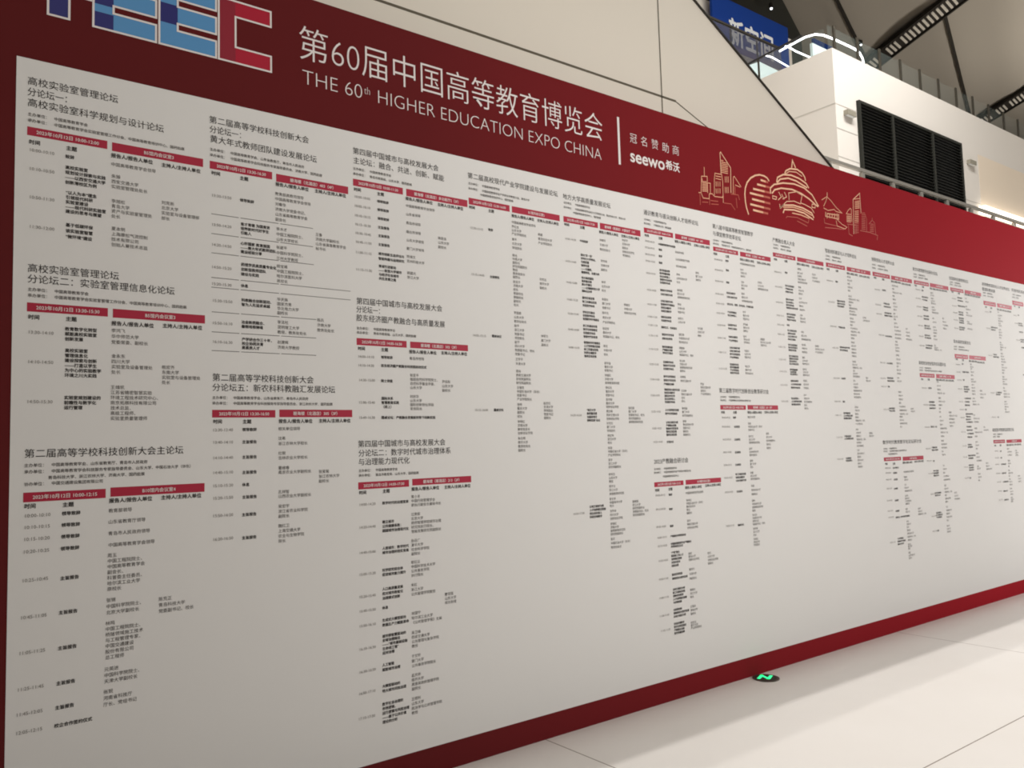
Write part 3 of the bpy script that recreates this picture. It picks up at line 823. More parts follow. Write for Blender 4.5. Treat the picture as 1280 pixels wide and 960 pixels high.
  ('o',5.2638,3.0492,'主办单位：\u3000中国高等教育学会'),
  ('o',5.2616,3.0236,'承办单位：\u3000青岛大学、国药励展'),
  ('d',5.2556,2.989,2.9573,0.2845,'2023年10月12日 13:30-17:30'),
  ('v',5.5624,2.9889,2.9562,0.3542,'B5馆内会议室1'),
  ('c',5.2639,2.9374,'时间'),
  ('c',5.3936,2.9384,'主题'),
  ('c',5.5543,2.9358,'报告人/报告人单位'),
  ('c',5.7482,2.9336,'主持人/主持人单位'),
  ('t',5.2607,2.8436,'09:00-09:15'),
  ('t',5.2608,2.7324,'09:15-09:45'),
  ('t',5.2604,2.6155,'09:45-09:55'),
  ('t',5.2616,2.517,'09:55-10:15'),
  ('t',5.2605,2.4483,'10:15-10:45'),
  ('t',5.2591,2.3767,'10:45-11:05'),
  ('t',5.2587,2.2828,'11:05-11:25'),
  ('t',5.2573,2.1896,'11:25-11:45'),
  ('t',5.2593,2.101,'11:45-12:15'),
  ('t',5.2602,2.0007,'12:15-12:35'),
  ('t',5.2593,1.88,'12:35-13:05'),
  ('p',5.3928,2.8504,2.8504,'致辞'),
  ('p',5.3868,2.7506,2.7046,'数字化转型路径|产教融合创新|实践教学体系'),
  ('p',5.3876,2.6474,2.5833,'国际合作办学|校企协同育人|服务区域发展|课程思政与教学改革'),
  ('p',5.3876,2.5354,2.4928,'数字化转型路径|实践教学体系|智能时代的变革'),
  ('p',5.383,2.4517,2.4517,'休息'),
  ('p',5.3864,2.4115,2.3449,'新工科建设实践|创新创业教育|以地方高校为例|学科交叉融合'),
  ('p',5.3867,2.3031,2.2639,'数字化转型路径|数字化转型路径|服务区域发展'),
  ('p',5.3891,2.2191,2.1607,'新工科建设实践|智能时代的变革|校企协同育人|新工科建设实践'),
  ('p',5.3899,2.1172,2.083,'教学质量保障|与机制创新|校企协同育人'),
  ('p',5.3923,2.0336,1.9827,'创新创业教育|人才培养模式探索|智能时代的变革'),
  ('p',5.3873,1.9022,1.8575,'校企协同育人|人才培养模式探索|高质量发展思考'),
  ('s',5.5538,2.8967,2.8654,'吴建强|厦门大学'),
  ('s',5.5538,2.8409,2.7941,'徐勇明|西安交通大学|高等教育研究院'),
  ('s',5.5562,2.7545,2.7047,'陈峰|天津大学|副院长'),
  ('s',5.5564,2.6681,2.5813,'王宇|山东科技大学|副校长|原副校长'),
  ('s',5.5568,2.5389,2.4894,'马伟|青岛大学|党委书记'),
  ('s',5.5603,2.4102,2.3547,'杨志|重庆大学|高等教育研究院'),
  ('s',5.5583,2.3121,2.2569,'徐华强|中南大学|原副校长'),
  ('s',5.5553,2.2142,2.1671,'高明|北京大学|教务处处长'),
  ('s',5.5541,2.1246,2.0819,'陈宇志|兰州大学|教务处处长'),
  ('s',5.5531,2.0377,1.983,'黄国红|四川大学|学院院长'),
  ('s',5.549,1.9285,1.8287,'孙平|东南大学|研究院副院长|校长|副院长'),
  ('m',5.7478,2.8736,2.8227,'刘杰平|天津大学|产业学院院长'),
  ('m',5.736,2.3121,2.2634,'朱建伟|哈尔滨工业大学|产业学院院长'),
 ]),
 ('ninth column listing of widely spaced rows', [
  ('h',5.9507,3.0882,0.4559,'智能材料建设与人才培养论坛'),
  ('o',5.952,3.0464,'主办单位：\u3000中国高等教育学会'),
  ('o',5.9493,3.019,'承办单位：\u3000青岛大学、国药励展'),
  ('d',5.9521,2.9916,2.957,0.2743,'2023年10月13日 09:00-12:00'),
  ('v',6.2518,2.9905,2.9557,0.3613,'碧海楼（北酒店）203（2F）'),
  ('c',5.958,2.9387,'时间'),
  ('c',6.0829,2.938,'主题'),
  ('c',6.2459,2.9357,'报告人/报告人单位'),
  ('c',6.4321,2.9338,'主持人/主持人单位'),
  ('t',5.9486,2.8464,'09:00-09:15'),
  ('t',5.9538,2.677,'09:15-09:35'),
  ('t',5.962,2.4828,'09:35-10:05'),
  ('t',5.9725,2.3115,'10:05-10:25'),
  ('t',5.9622,2.0703,'10:25-10:40'),
  ('t',5.9566,1.8862,'10:40-11:00'),
  ('t',5.9543,1.7776,'11:00-11:10'),
  ('t',5.9552,1.6043,'11:10-11:25'),
  ('t',5.9487,1.4345,'11:25-11:55'),
  ('p',6.0736,2.8492,2.8492,'致辞'),
  ('p',6.0804,2.6942,2.6517,'智能时代的变革|智能时代的变革|科研反哺教学'),
  ('p',6.0752,2.4806,2.4806,'产教融合创新'),
  ('p',6.079,2.3201,2.2975,'课程思政与教学改革|数字化转型路径'),
  ('p',6.0721,2.0702,2.0702,'主旨报告'),
  ('p',6.0754,1.8856,1.8856,'致辞'),
  ('p',6.0771,1.7936,1.7524,'教学质量保障|人才培养模式探索|高质量发展思考'),
  ('p',6.069,1.6101,1.5912,'产教融合创新|人才培养模式探索'),
  ('p',6.0699,1.4369,1.4181,'与机制创新|校企协同育人'),
  ('s',6.2486,2.9062,2.7929,'郭光峰|四川大学|教授|党委书记|教授'),
  ('s',6.2493,2.748,2.5989,'吴文红|中国石油大学（华东）|原副校长|教授|高等教育研究院|教务处处长|研究院副院长'),
  ('s',6.2531,2.5643,2.4029,'郭红国|天津大学|教授|产业学院院长|党委副书记、校长|教务处处长|副校长'),
  ('s',6.2495,2.3678,2.2565,'杨建军|四川大学|原副校长|原副校长|原副校长'),
  ('s',6.2502,2.2115,2.1625,'徐林强|四川大学|党委副书记、校长'),
  ('s',6.248,2.1367,2.0911,'王杰|兰州大学|研究院副院长'),
  ('s',6.245,2.0555,1.9227,'罗光|山东大学|学院院长|高等教育研究院|教务处处长|研究院副院长'),
  ('s',6.2452,1.8422,1.7071,'吴杰林|中南大学|副院长|副院长|党委副书记、校长|产业学院院长'),
  ('s',6.2431,1.6621,1.531,'林勇|天津大学|原副校长|党委副书记、校长|学院院长|研究院副院长'),
  ('s',6.2424,1.4955,1.3651,'王军|西安交通大学|副校长|教务处处长|副校长|原副校长'),
  ('m',6.4482,2.585,2.5615,'孙军明|山东科技大学'),
  ('m',6.4405,2.0836,2.0605,'黄华|青岛大学'),
  ('m',6.4378,1.6308,1.6079,'吴勇海|重庆大学'),
 ]),
 ('tenth column upper listing', [
  ('h',6.6441,3.0998,0.3734,'创新创业人才培养大会'),
  ('o',6.6451,3.0532,'主办单位：\u3000中国高等教育学会'),
  ('o',6.6418,3.0254,'承办单位：\u3000山东科技大学、国药励展'),
  ('d',6.6481,2.9919,2.9558,0.2802,'2023年10月13日 09:00-12:00'),
  ('v',6.9503,2.9904,2.9548,0.3587,'碧海楼（北酒店）201（2F）'),
  ('c',6.664,2.9421,'时间'),
  ('c',6.7927,2.9414,'主题'),
  ('c',6.9441,2.9392,'报告人/报告人单位'),
  ('c',7.1198,2.9353,'主持人/主持人单位'),
  ('t',6.6652,2.8429,'09:00-09:30'),
  ('t',6.6628,2.713,'09:30-09:40'),
  ('t',6.6664,2.6349,'09:40-09:50'),
  ('t',6.6836,2.4558,'09:50-10:05'),
  ('t',6.6751,2.2217,'10:05-10:25'),
  ('t',6.6658,2.0885,'10:25-10:55'),
  ('t',6.6703,2.0194,'10:55-11:15'),
  ('t',6.6857,1.8269,'11:15-11:35'),
  ('p',6.7814,2.8469,2.8469,'主旨报告'),
  ('p',6.7938,2.732,2.7063,'产教融合创新|以地方高校为例'),
  ('p',6.7972,2.6516,2.6287,'以地方高校为例|智慧教学环境建设'),
  ('p',6.7862,2.4516,2.4516,'大会主旨报告会'),
  ('p',6.7843,2.2191,2.2191,'大会主旨报告'),
  ('p',6.7782,2.093,2.0691,'教育评价改革|高质量发展思考'),
  ('p',6.7771,2.0196,2.0196,'休息'),
  ('p',6.7769,1.8355,1.8152,'科研反哺教学|学科交叉融合'),
  ('s',6.9528,2.9014,2.9014,'承办单位领导'),
  ('s',6.9521,2.8733,2.7813,'徐勇|中国石油大学（华东）|教授|副校长'),
  ('s',6.954,2.7474,2.691,'赵军志|兰州大学|副校长'),
  ('s',6.9468,2.656,2.6068,'杨宇|浙江大学|教授'),
  ('s',6.9499,2.5726,2.4115,'张宇文|厦门大学|产业学院院长|创新创业学院|研究院副院长|教授'),
  ('s',6.9401,2.3844,2.3321,'吴志强|兰州大学|学院院长'),
  ('s',6.945,2.2945,2.225,'杨明国|北京大学|党委书记'),
  ('s',6.9437,2.1977,2.1353,'林宇|四川大学|学院院长'),
  ('s',6.9407,2.0975,2.0699,'罗伟|青岛大学'),
  ('s',6.9457,1.9772,1.7884,'李国杰|青岛大学|学院院长|教授|产业学院院长|高等教育研究院|党委副书记、校长'),
  ('s',6.9392,1.7645,1.6791,'黄建明|四川大学|高等教育研究院|校长'),
  ('m',7.1383,2.5359,2.4434,'刘伟|天津大学|学院院长|研究院副院长'),
  ('m',7.1381,1.834,1.811,'刘伟平|中南大学'),
 ]),
 ('tenth column lower listing', [
  ('h',6.6402,1.5518,0.6497,'数字时代教育数字化论坛研讨会'),
  ('o',6.6465,1.4986,'主办单位：\u3000中国高等教育学会'),
  ('o',6.6439,1.4768,'承办单位：\u3000中国高等教育学会数字化课程资源研究分会'),
  ('o',6.7175,1.4522,'中国高等教育培训中心'),
  ('d',6.6441,1.4258,1.3948,0.2774,'2023年10月12日 09:00-12:00'),
  ('v',6.9498,1.4233,1.3895,0.356,'B1馆内会议室6'),
  ('c',6.6568,1.3724,'时间'),
  ('c',6.7785,1.3702,'主题'),
  ('c',6.9434,1.3726,'报告人/报告人单位'),
  ('c',7.1408,1.3762,'主持人/主持人单位'),
  ('t',6.6526,1.3375,'09:00-09:30'),
  ('t',6.6542,1.2978,'09:30-09:40'),
  ('t',6.6539,1.2424,'09:40-10:00'),
  ('t',6.6513,1.168,'10:00-10:10'),
  ('t',6.6458,1.0696,'10:10-10:20'),
  ('t',6.6481,0.9842,'10:20-10:35'),
  ('t',6.6544,0.9313,'10:35-10:50'),
  ('t',6.6549,0.7253,'10:50-11:10'),
  ('p',6.7742,1.3349,1.3349,'论坛开幕仪式'),
  ('p',6.7755,1.2928,1.2928,'主旨报告'),
  ('p',6.7779,1.2379,1.2379,'主旨报告'),
  ('p',6.7724,1.1616,1.1616,'主旨报告'),
  ('p',6.7733,1.0638,1.0638,'主旨报告'),
  ('p',6.7754,0.9754,0.9754,'主旨报告'),
  ('p',6.7727,0.9226,0.9226,'圆桌论坛：数字化教育资源建设'),
  ('p',6.7795,0.7468,0.7012,'产业学院建设|智慧教学环境建设|国际合作办学'),
  ('s',6.9469,1.2945,1.2945,'中国高等教育学会领导'),
  ('s',6.948,1.2504,1.2268,'黄勇峰|济南大学'),
  ('s',6.9466,1.1862,1.1325,'王红|天津大学|高等教育研究院'),
  ('s',6.944,1.0918,1.0249,'王光伟|青岛大学|产业学院院长|原副校长'),
  ('s',6.9405,0.9808,0.9575,'吴建|重庆大学'),
  ('s',6.9433,0.8764,0.8299,'孙伟|济南大学|校长'),
  ('s',6.9445,0.8025,0.7197,'吴强建|西安交通大学|党委副书记、校长|学院院长'),
  ('s',6.9429,0.6855,0.6492,'张华文|厦门大学|教授'),
  ('s',6.9446,0.6152,0.5691,'周国|山东科技大学|副校长'),
  ('m',7.1498,0.9701,0.9226,'高宇平|中南大学|党委副书记、校长'),
 ]),
 ('eleventh column upper listing', [
  ('h',7.3358,3.0907,0.4584,'新文科教育教学改革研讨论坛'),
  ('o',7.3413,3.0456,'主办单位：\u3000中国高等教育学会'),
  ('o',7.3409,3.0208,'承办单位：\u3000青岛农业大学、国药励展'),
  ('d',7.3441,2.9899,2.9554,0.2705,'2023年10月13日 09:00-12:00'),
  ('v',7.6366,2.9918,2.9557,0.356,'B10馆内会议室3'),
  ('c',7.3521,2.9421,'时间'),
  ('c',7.482,2.9414,'主题'),
  ('c',7.6297,2.9407,'报告人/报告人单位'),
  ('c',7.7964,2.9414,'主持人/主持人单位'),
  ('t',7.362,2.9082,'09:00-09:15'),
  ('t',7.3587,2.8281,'09:15-09:25'),
  ('t',7.3602,2.7523,'09:25-09:45'),
  ('t',7.3631,2.6658,'09:45-10:05'),
  ('t',7.3622,2.5827,'10:05-10:20'),
  ('t',7.3637,2.4856,'10:20-10:30'),
  ('t',7.367,2.4016,'10:30-10:40'),
  ('p',7.4732,2.9076,2.9076,'致辞'),
  ('p',7.4697,2.8488,2.8229,'数字化转型路径|产业学院建设'),
  ('p',7.4716,2.754,2.7319,'产教融合创新|产教融合创新'),
  ('p',7.4758,2.6763,2.6498,'创新创业教育|服务区域发展'),
  ('p',7.4784,2.5869,2.5648,'国际合作办学|以地方高校为例'),
  ('p',7.474,2.4993,2.4774,'教育评价改革|新工科建设实践'),
  ('p',7.4764,2.4088,2.3854,'人才培养模式探索|高质量发展思考'),
  ('s',7.6316,2.9001,2.8776,'赵明林|武汉大学'),
  ('s',7.632,2.8482,2.8033,'张林杰|山东大学|教务处处长'),
  ('s',7.6404,2.7675,2.7189,'杨杰宇|东南大学|高等教育研究院'),
  ('s',7.6367,2.6638,2.6302,'罗海|山东大学'),
  ('s',7.6405,2.5829,2.5309,'朱宇光|山东大学|原副校长'),
  ('s',7.6368,2.5017,2.472,'杨国军|四川大学'),
  ('s',7.6366,2.4134,2.3765,'朱红|四川大学|党委副书记、校长'),
  ('m',7.8286,2.6776,2.5831,'朱志|天津大学|产业学院院长|学院院长'),
 ]),
 ('eleventh column lower listing with a long tail of speakers', [
  ('h',7.332,2.2453,0.5047,'高校就业创业指导论坛暨年会'),
  ('o',7.3405,2.2014,'主办单位：\u3000中国高等教育学会'),
  ('o',7.3374,2.1784,'承办单位：\u3000中国高等教育学会就业创业指导分会、国药励展'),
  ('d',7.3383,2.1528,2.117,0.2703,'2023年10月12日 13:30-17:00'),
  ('v',7.6366,2.1534,2.1153,0.3562,'碧海楼（南酒店）202（2F）'),
  ('c',7.3554,2.0983,'时间'),
  ('c',7.4711,2.0993,'主题'),
  ('c',7.6338,2.1007,'报告人/报告人单位'),
  ('c',7.8082,2.0994,'主持人/主持人单位'),
  ('t',7.3593,2.02,'09:00-09:20'),
  ('t',7.368,1.8707,'09:20-09:30'),
  ('t',7.3629,1.6721,'09:30-09:40'),
  ('t',7.3587,1.4816,'09:40-09:55'),
  ('t',7.3628,1.3738,'09:55-10:15'),
  ('t',7.3722,1.2631,'10:15-10:25'),
  ('t',7.3833,1.0803,'10:25-10:35'),
  ('t',7.3786,0.8884,'10:35-10:55'),
  ('t',7.3751,0.7579,'10:55-11:05'),
  ('p',7.4708,2.0223,2.0223,'主旨报告'),
  ('p',7.4727,1.8967,1.8407,'教学质量保障|数字化转型路径|高质量发展思考'),
  ('p',7.4717,1.6748,1.6748,'颁奖仪式、休息'),
  ('p',7.4653,1.4897,1.467,'产教融合创新|智能时代的变革'),
  ('p',7.4693,1.3703,1.3703,'休息'),
  ('p',7.466,1.2825,1.2403,'学科交叉融合|科研反哺教学|国际合作办学'),
  ('p',7.4681,1.086,1.065,'数字化转型路径|国际合作办学'),
  ('p',7.4687,0.9114,0.8718,'校企协同育人|新工科建设实践|产业学院建设'),
  ('p',7.4662,0.7573,0.7573,'总结'),
  ('s',7.6385,2.0804,1.9781,'罗明|浙江大学|原副校长|党委副书记、校长'),
  ('s',7.6482,1.9348,1.8075,'张国红|哈尔滨工业大学|原副校长|教授|校长'),
  ('s',7.6468,1.764,1.587,'吴军|北京大学|副校长|高等教育研究院|党委副书记、校长|学院院长'),
  ('s',7.6463,1.5469,1.4211,'吴林峰|青岛科技大学|研究院副院长|校长|党委书记'),
  ('s',7.6448,1.3235,1.1951,'王光|天津大学|教授|产业学院院长|高等教育研究院'),
  ('s',7.6494,1.1439,0.9985,'李明|四川大学|党委副书记、校长|教授|创新创业学院|副院长'),
  ('s',7.652,0.9506,0.8328,'罗军|中国海洋大学|原副校长|创新创业学院|教授'),
  ('s',7.6432,0.7838,0.7312,'李红明|中南大学|党委书记'),
  ('m',7.8276,1.8044,1.6795,'胡建勇|中国石油大学（华东）|研究院副院长|创新创业学院|党委书记'),
  ('m',7.8292,1.0694,1.0119,'林光军|浙江大学|研究院副院长'),
 ]),
 ('twelfth column upper listing with five short rows', [
  ('h',8.0188,3.0784,0.3928,'全国高校后勤管理论坛'),
  ('o',8.0293,3.0412,'主办单位：\u3000中国高等教育学会'),
  ('o',8.026,3.0178,'承办单位：\u3000青岛大学、国药励展'),
  ('d',8.0299,2.9899,2.9565,0.2655,'2023年10月13日 09:00-12:00'),
  ('v',8.3232,2.9919,2.957,0.3475,'B5馆内会议室2'),
  ('c',8.0477,2.9479,'时间'),
  ('c',8.1764,2.9457,'主题'),
  ('c',8.3164,2.9467,'报告人/报告人单位'),
  ('c',8.4846,2.946,'主持人/主持人单位'),
  ('t',8.0465,2.8842,'09:00-09:10'),
  ('t',8.0444,2.8152,'09:10-09:30'),
  ('t',8.051,2.7508,'09:30-09:40'),
  ('t',8.0522,2.6822,'09:40-09:55'),
  ('t',8.0533,2.6022,'09:55-10:25'),
  ('p',8.1585,2.9016,2.8743,'科研反哺教学|以地方高校为例'),
  ('p',8.1581,2.8221,2.8221,'课程思政与教学改革'),
  ('p',8.1607,2.763,2.7397,'教育评价改革|实践教学体系'),
  ('p',8.1619,2.7054,2.6626,'服务区域发展|产业学院建设|教学质量保障'),
  ('p',8.1553,2.6165,2.5956,'数字化转型路径|国际合作办学'),
  ('s',8.3138,2.9074,2.8757,'孙林|山东大学'),
  ('s',8.3119,2.8292,2.8016,'林峰|中国海洋大学'),
  ('s',8.3192,2.7674,2.7437,'李建|哈尔滨工业大学'),
  ('s',8.3229,2.6819,2.6623,'陈伟志|山东科技大学'),
  ('s',8.324,2.612,2.612,'承办单位领导'),
 ]),
 ('twelfth column lower listing', [
  ('h',8.0188,2.4748,0.3512,'民办高校发展论坛'),
  ('o',8.0195,2.4257,'主办单位：\u3000中国高等教育学会'),
  ('o',8.0159,2.4005,'承办单位：\u3000中国高等教育学会民办教育分会'),
  ('d',8.0252,2.3556,2.3145,0.2683,'2023年10月12日 14:00-17:30'),
  ('v',8.3183,2.3558,2.3169,0.3562,'B10馆内会议室5'),
  ('c',8.0418,2.3056,'时间'),
  ('c',8.1622,2.303,'主题'),
  ('c',8.3097,2.299,'报告人/报告人单位'),
  ('c',8.4775,2.2948,'主持人/主持人单位'),
  ('t',8.0345,2.2562,'09:00-09:15'),
  ('t',8.0368,2.1845,'09:15-09:25'),
  ('t',8.0368,2.1092,'09:25-09:45'),
  ('t',8.0406,2.0264,'09:45-10:05'),
  ('t',8.0388,1.9062,'10:05-10:15'),
  ('t',8.0436,1.8312,'10:15-10:35'),
  ('t',8.0485,1.7563,'10:35-10:55'),
  ('t',8.0445,1.6217,'10:55-11:10'),
  ('t',8.0458,1.4912,'11:10-11:25'),
  ('t',8.0462,1.387,'11:25-11:45'),
  ('t',8.0482,1.2941,'11:45-12:15'),
  ('t',8.0521,1.1924,'12:15-12:35'),
  ('p',8.1565,2.2646,2.2646,'致辞'),
  ('p',8.1565,2.1884,2.1884,'智慧教学环境建设'),
  ('p',8.1548,2.1123,2.1123,'致辞'),
  ('p',8.1614,2.0478,2.0021,'科研反哺教学|数字化转型路径|与机制创新'),
  ('p',8.1611,1.9378,1.8733,'人才培养模式探索|产业学院建设|服务区域发展'),
  ('p',8.1566,1.8317,1.8317,'休息'),
  ('p',8.1617,1.7902,1.7132,'课程思政与教学改革|产教融合创新|国际合作办学|人才培养模式探索'),
  ('p',8.1646,1.6693,1.5716,'科研反哺教学|智能时代的变革|人才培养模式探索|产教融合创新'),
  ('p',8.16,1.5,1.4775,'与机制创新|教学质量保障'),
  ('p',8.1558,1.3972,1.3726,'课程思政与教学改革|教学质量保障'),
  ('p',8.1535,1.3074,1.2628,'教育评价改革|科研反哺教学|国际合作办学'),
  ('p',8.1486,1.1895,1.1895,'总结'),
  ('s',8.3214,2.267,2.2437,'罗勇|北京大学'),
  ('s',8.3266,2.2248,2.1627,'张华|青岛大学|副院长'),
  ('s',8.3212,2.1243,2.1012,'胡杰强|山东科技大学'),
  ('s',8.3247,2.0705,1.9819,'刘军志|南开大学|党委书记|党委书记'),
  ('s',8.3212,1.9398,1.8822,'王杰林|南开大学|党委副书记、校长'),
  ('s',8.3214,1.7789,1.714,'陈志|哈尔滨工业大学|研究院副院长'),
  ('s',8.322,1.6528,1.5767,'赵强国|中国石油大学（华东）|副校长'),
  ('s',8.3236,1.5232,1.4587,'朱杰光|浙江大学|教授'),
  ('s',8.3231,1.4129,1.3449,'陈平杰|南开大学|研究院副院长'),
  ('s',8.3209,1.2915,1.2689,'孙国|厦门大学'),
  ('s',8.3263,1.2193,1.1592,'周杰海|中南大学|教授'),
  ('m',8.4936,2.016,1.9497,'杨勇志|哈尔滨工业大学|党委书记'),
  ('m',8.5149,1.6627,1.6341,'罗海|山东科技大学'),
  ('m',8.511,1.3153,1.258,'朱杰志|重庆大学|高等教育研究院'),
 ]),
 ('thirteenth column upper listing', [
  ('h',8.7063,3.0889,0.6361,'高等教育国际化人才培养论坛'),
  ('h',8.7035,3.0378,0.2914,'暨国际教育展'),
  ('o',8.7153,3.001,'主办单位：\u3000中国高等教育学会'),
  ('o',8.7178,2.9723,'承办单位：\u3000青岛大学、国药励展'),
  ('d',8.7148,2.9205,2.8772,0.2756,'2023年10月12日 13:30-17:30'),
  ('v',9.0214,2.9194,2.8777,0.3463,'碧海楼（南酒店）105（1F）'),
  ('c',8.7403,2.8581,'时间'),
  ('c',8.8562,2.8569,'主题'),
  ('c',9.0108,2.8552,'报告人/报告人单位'),
  ('c',9.1783,2.8535,'主持人/主持人单位'),
  ('t',8.7327,2.8109,'09:00-09:10'),
  ('t',8.7329,2.6462,'09:10-09:20'),
  ('t',8.7335,2.3743,'09:20-09:30'),
  ('t',8.7262,2.0004,'09:30-09:50'),
  ('t',8.7135,1.7594,'09:50-10:00'),
  ('p',8.8408,2.8176,2.8176,'致辞'),
  ('p',8.8388,2.6612,2.6367,'课程思政与教学改革|实践教学体系'),
  ('p',8.8428,2.3872,2.3629,'与机制创新|智慧教学环境建设'),
  ('p',8.8433,2.0064,1.9864,'人才培养模式探索|服务区域发展'),
  ('p',8.8385,1.7593,1.7593,'交流'),
  ('s',9.0156,2.8285,2.7953,'马伟|山东科技大学'),
  ('s',9.0195,2.7632,2.6885,'刘伟建|西安交通大学|副校长|党委书记'),
  ('s',9.0133,2.648,2.5655,'徐宇强|青岛大学|党委书记|副校长'),
  ('s',9.0156,2.5174,2.4433,'杨建|武汉大学|党委副书记、校长|副校长'),
  ('s',9.0187,2.4033,2.3213,'胡强文|厦门大学|教务处处长|研究院副院长'),
  ('s',9.0181,2.2893,2.2076,'高建杰|哈尔滨工业大学|学院院长|副校长'),
  ('s',9.0161,2.1674,2.0941,'胡建平|青岛科技大学|副校长|研究院副院长'),
  ('s',9.0155,2.0539,1.9647,'高强|中南大学|党委副书记、校长|党委副书记、校长'),
  ('s',9.0201,1.9165,1.8115,'刘军峰|厦门大学|教务处处长|教授|创新创业学院'),
 ]),
 ('thirteenth column lower listing', [
  ('h',8.7019,1.6336,0.4947,'高校图书馆建设发展论坛'),
  ('o',8.7125,1.5903,'主办单位：\u3000中国高等教育学会'),
  ('o',8.7087,1.5668,'承办单位：\u3000国药励展'),
  ('d',8.7124,1.5354,1.5018,0.2589,'2023年10月13日 09:00-11:00'),
  ('v',9.005,1.5327,1.5007,0.3576,'B1馆内会议室3'),
  ('c',8.7211,1.4803,'时间'),
  ('c',8.8373,1.4802,'主题'),
  ('c',9.0015,1.4799,'报告人/报告人单位'),
  ('c',9.1795,1.481,'主持人/主持人单位'),
  ('t',8.7209,1.4255,'09:00-09:15'),
  ('t',8.7189,1.359,'09:15-09:35'),
  ('t',8.7172,1.295,'09:35-09:50'),
  ('t',8.7204,1.2066,'09:50-10:05'),
  ('t',8.7243,1.123,'10:05-10:25'),
  ('t',8.7275,1.0349,'10:25-10:55'),
  ('t',8.731,0.9492,'10:55-11:05'),
  ('p',8.8403,1.4224,1.4224,'致辞'),
  ('p',8.8402,1.3569,1.3569,'致辞'),
  ('p',8.842,1.2921,1.2921,'数字化转型路径'),
  ('p',8.8452,1.2038,1.2038,'实践教学体系'),
  ('p',8.849,1.1186,1.1186,'人才培养模式探索'),
  ('p',8.8519,1.0281,1.0281,'国际合作办学'),
  ('p',8.8554,0.9416,0.9416,'实践教学体系'),
  ('s',9.0044,1.4422,1.3785,'胡军平|山东科技大学|产业学院院长'),
  ('s',8.9987,1.3225,1.267,'郭建国|兰州大学|教授'),
  ('s',8.9954,1.2269,1.1716,'胡峰|青岛科技大学|校长'),
  ('s',8.9988,1.1393,1.0841,'黄强|南开大学|党委书记'),
  ('s',9.001,1.0438,0.9888,'罗平林|北京大学|党委书记'),
  ('s',9.0044,0.9563,0.9171,'林红华|中南大学|副院长'),
  ('m',9.1919,1.4215,1.3731,'高海|山东大学|学院院长'),
  ('m',9.2093,1.1619,1.1058,'林林杰|兰州大学|党委书记'),
 ]),
 ('listing cut by the right edge of the photo', [
  ('h',9.3913,3.0914,0.5655,'民族地区高校发展论坛'),
  ('o',9.4026,3.0442,'主办单位：\u3000中国高等教育学会'),
  ('o',9.3977,3.0158,'承办单位：\u3000国药励展'),
  ('d',9.3914,2.9798,2.9352,0.2734,'2023年10月13日 09:00-12:00'),
  ('v',9.6989,2.9784,2.9346,0.349,'B10馆内会议室2'),
  ('c',9.4205,2.923,'时间'),
  ('c',9.528,2.9189,'主题'),
  ('t',9.3936,2.8238,'09:00-09:30'),
  ('t',9.4083,2.7405,'09:30-09:50'),
  ('t',9.4166,2.5643,'09:50-10:00'),
  ('p',9.5028,2.8319,2.8319,'致辞'),
  ('p',9.4977,2.7466,2.7252,'实践教学体系|数字化转型路径'),
  ('p',9.505,2.6539,2.6539,'教育评价改革'),
  ('p',9.5167,2.5741,2.5527,'教学质量保障|实践教学体系'),
  ('p',9.5315,2.4902,2.4902,'教学质量保障'),
  ('p',9.5101,2.2026,2.2026,'产业学院建设'),
 ]),
]
TITLE = [('第60届中国高等教育博览会', 1.5497, 3.5656, 2.0075, 0.1846, -0.007)]
SUBTITLE = [('THE 60', 1.5702, 3.3971, 0.3244, 0.1046, -0.02), ('th', 1.9005, 3.4092, 0.0358, 0.0562, -0.016), ('HIGHER EDUCATION EXPO CHINA', 1.9699, 3.3948, 1.5649, 0.102, -0.02)]
SPONSOR_CAPTION = [('冠', 3.7893, 3.5599, 0.0671, 0.0691, -0.006), ('名', 3.888, 3.5592, 0.0686, 0.0699, -0.006), ('赞', 3.9876, 3.5604, 0.0701, 0.0707, -0.006), ('助', 4.09, 3.5589, 0.0718, 0.0715, -0.006), ('商', 4.1887, 3.5607, 0.0733, 0.0723, -0.006)]
SPONSOR_NAME = [('seewo', 3.7845, 3.4343, 0.3273, 0.1184, 0.018), ('希沃', 4.1185, 3.4437, 0.1398, 0.0681, 0.024)]
DIVIDER = (3.6809,3.6707,3.3620,0.0184)
SHEET_TOP = [(0.3884, 3.1828), (1.3471, 3.1794), (2.8268, 3.1752), (3.6127, 3.1719), (5.2161, 3.1789), (9.7252, 3.1815)]
SHEET_BOTTOM = [(9.175, 0.1096), (5.7478, 0.1322), (4.9557, 0.1356), (2.7172, 0.133), (1.8622, 0.1192)]
SHEET_LEFT = [(0.383, 0.6865), (0.3932, 1.1767), (0.3995, 1.5313), (0.4019, 1.8929), (0.395, 2.6347)]
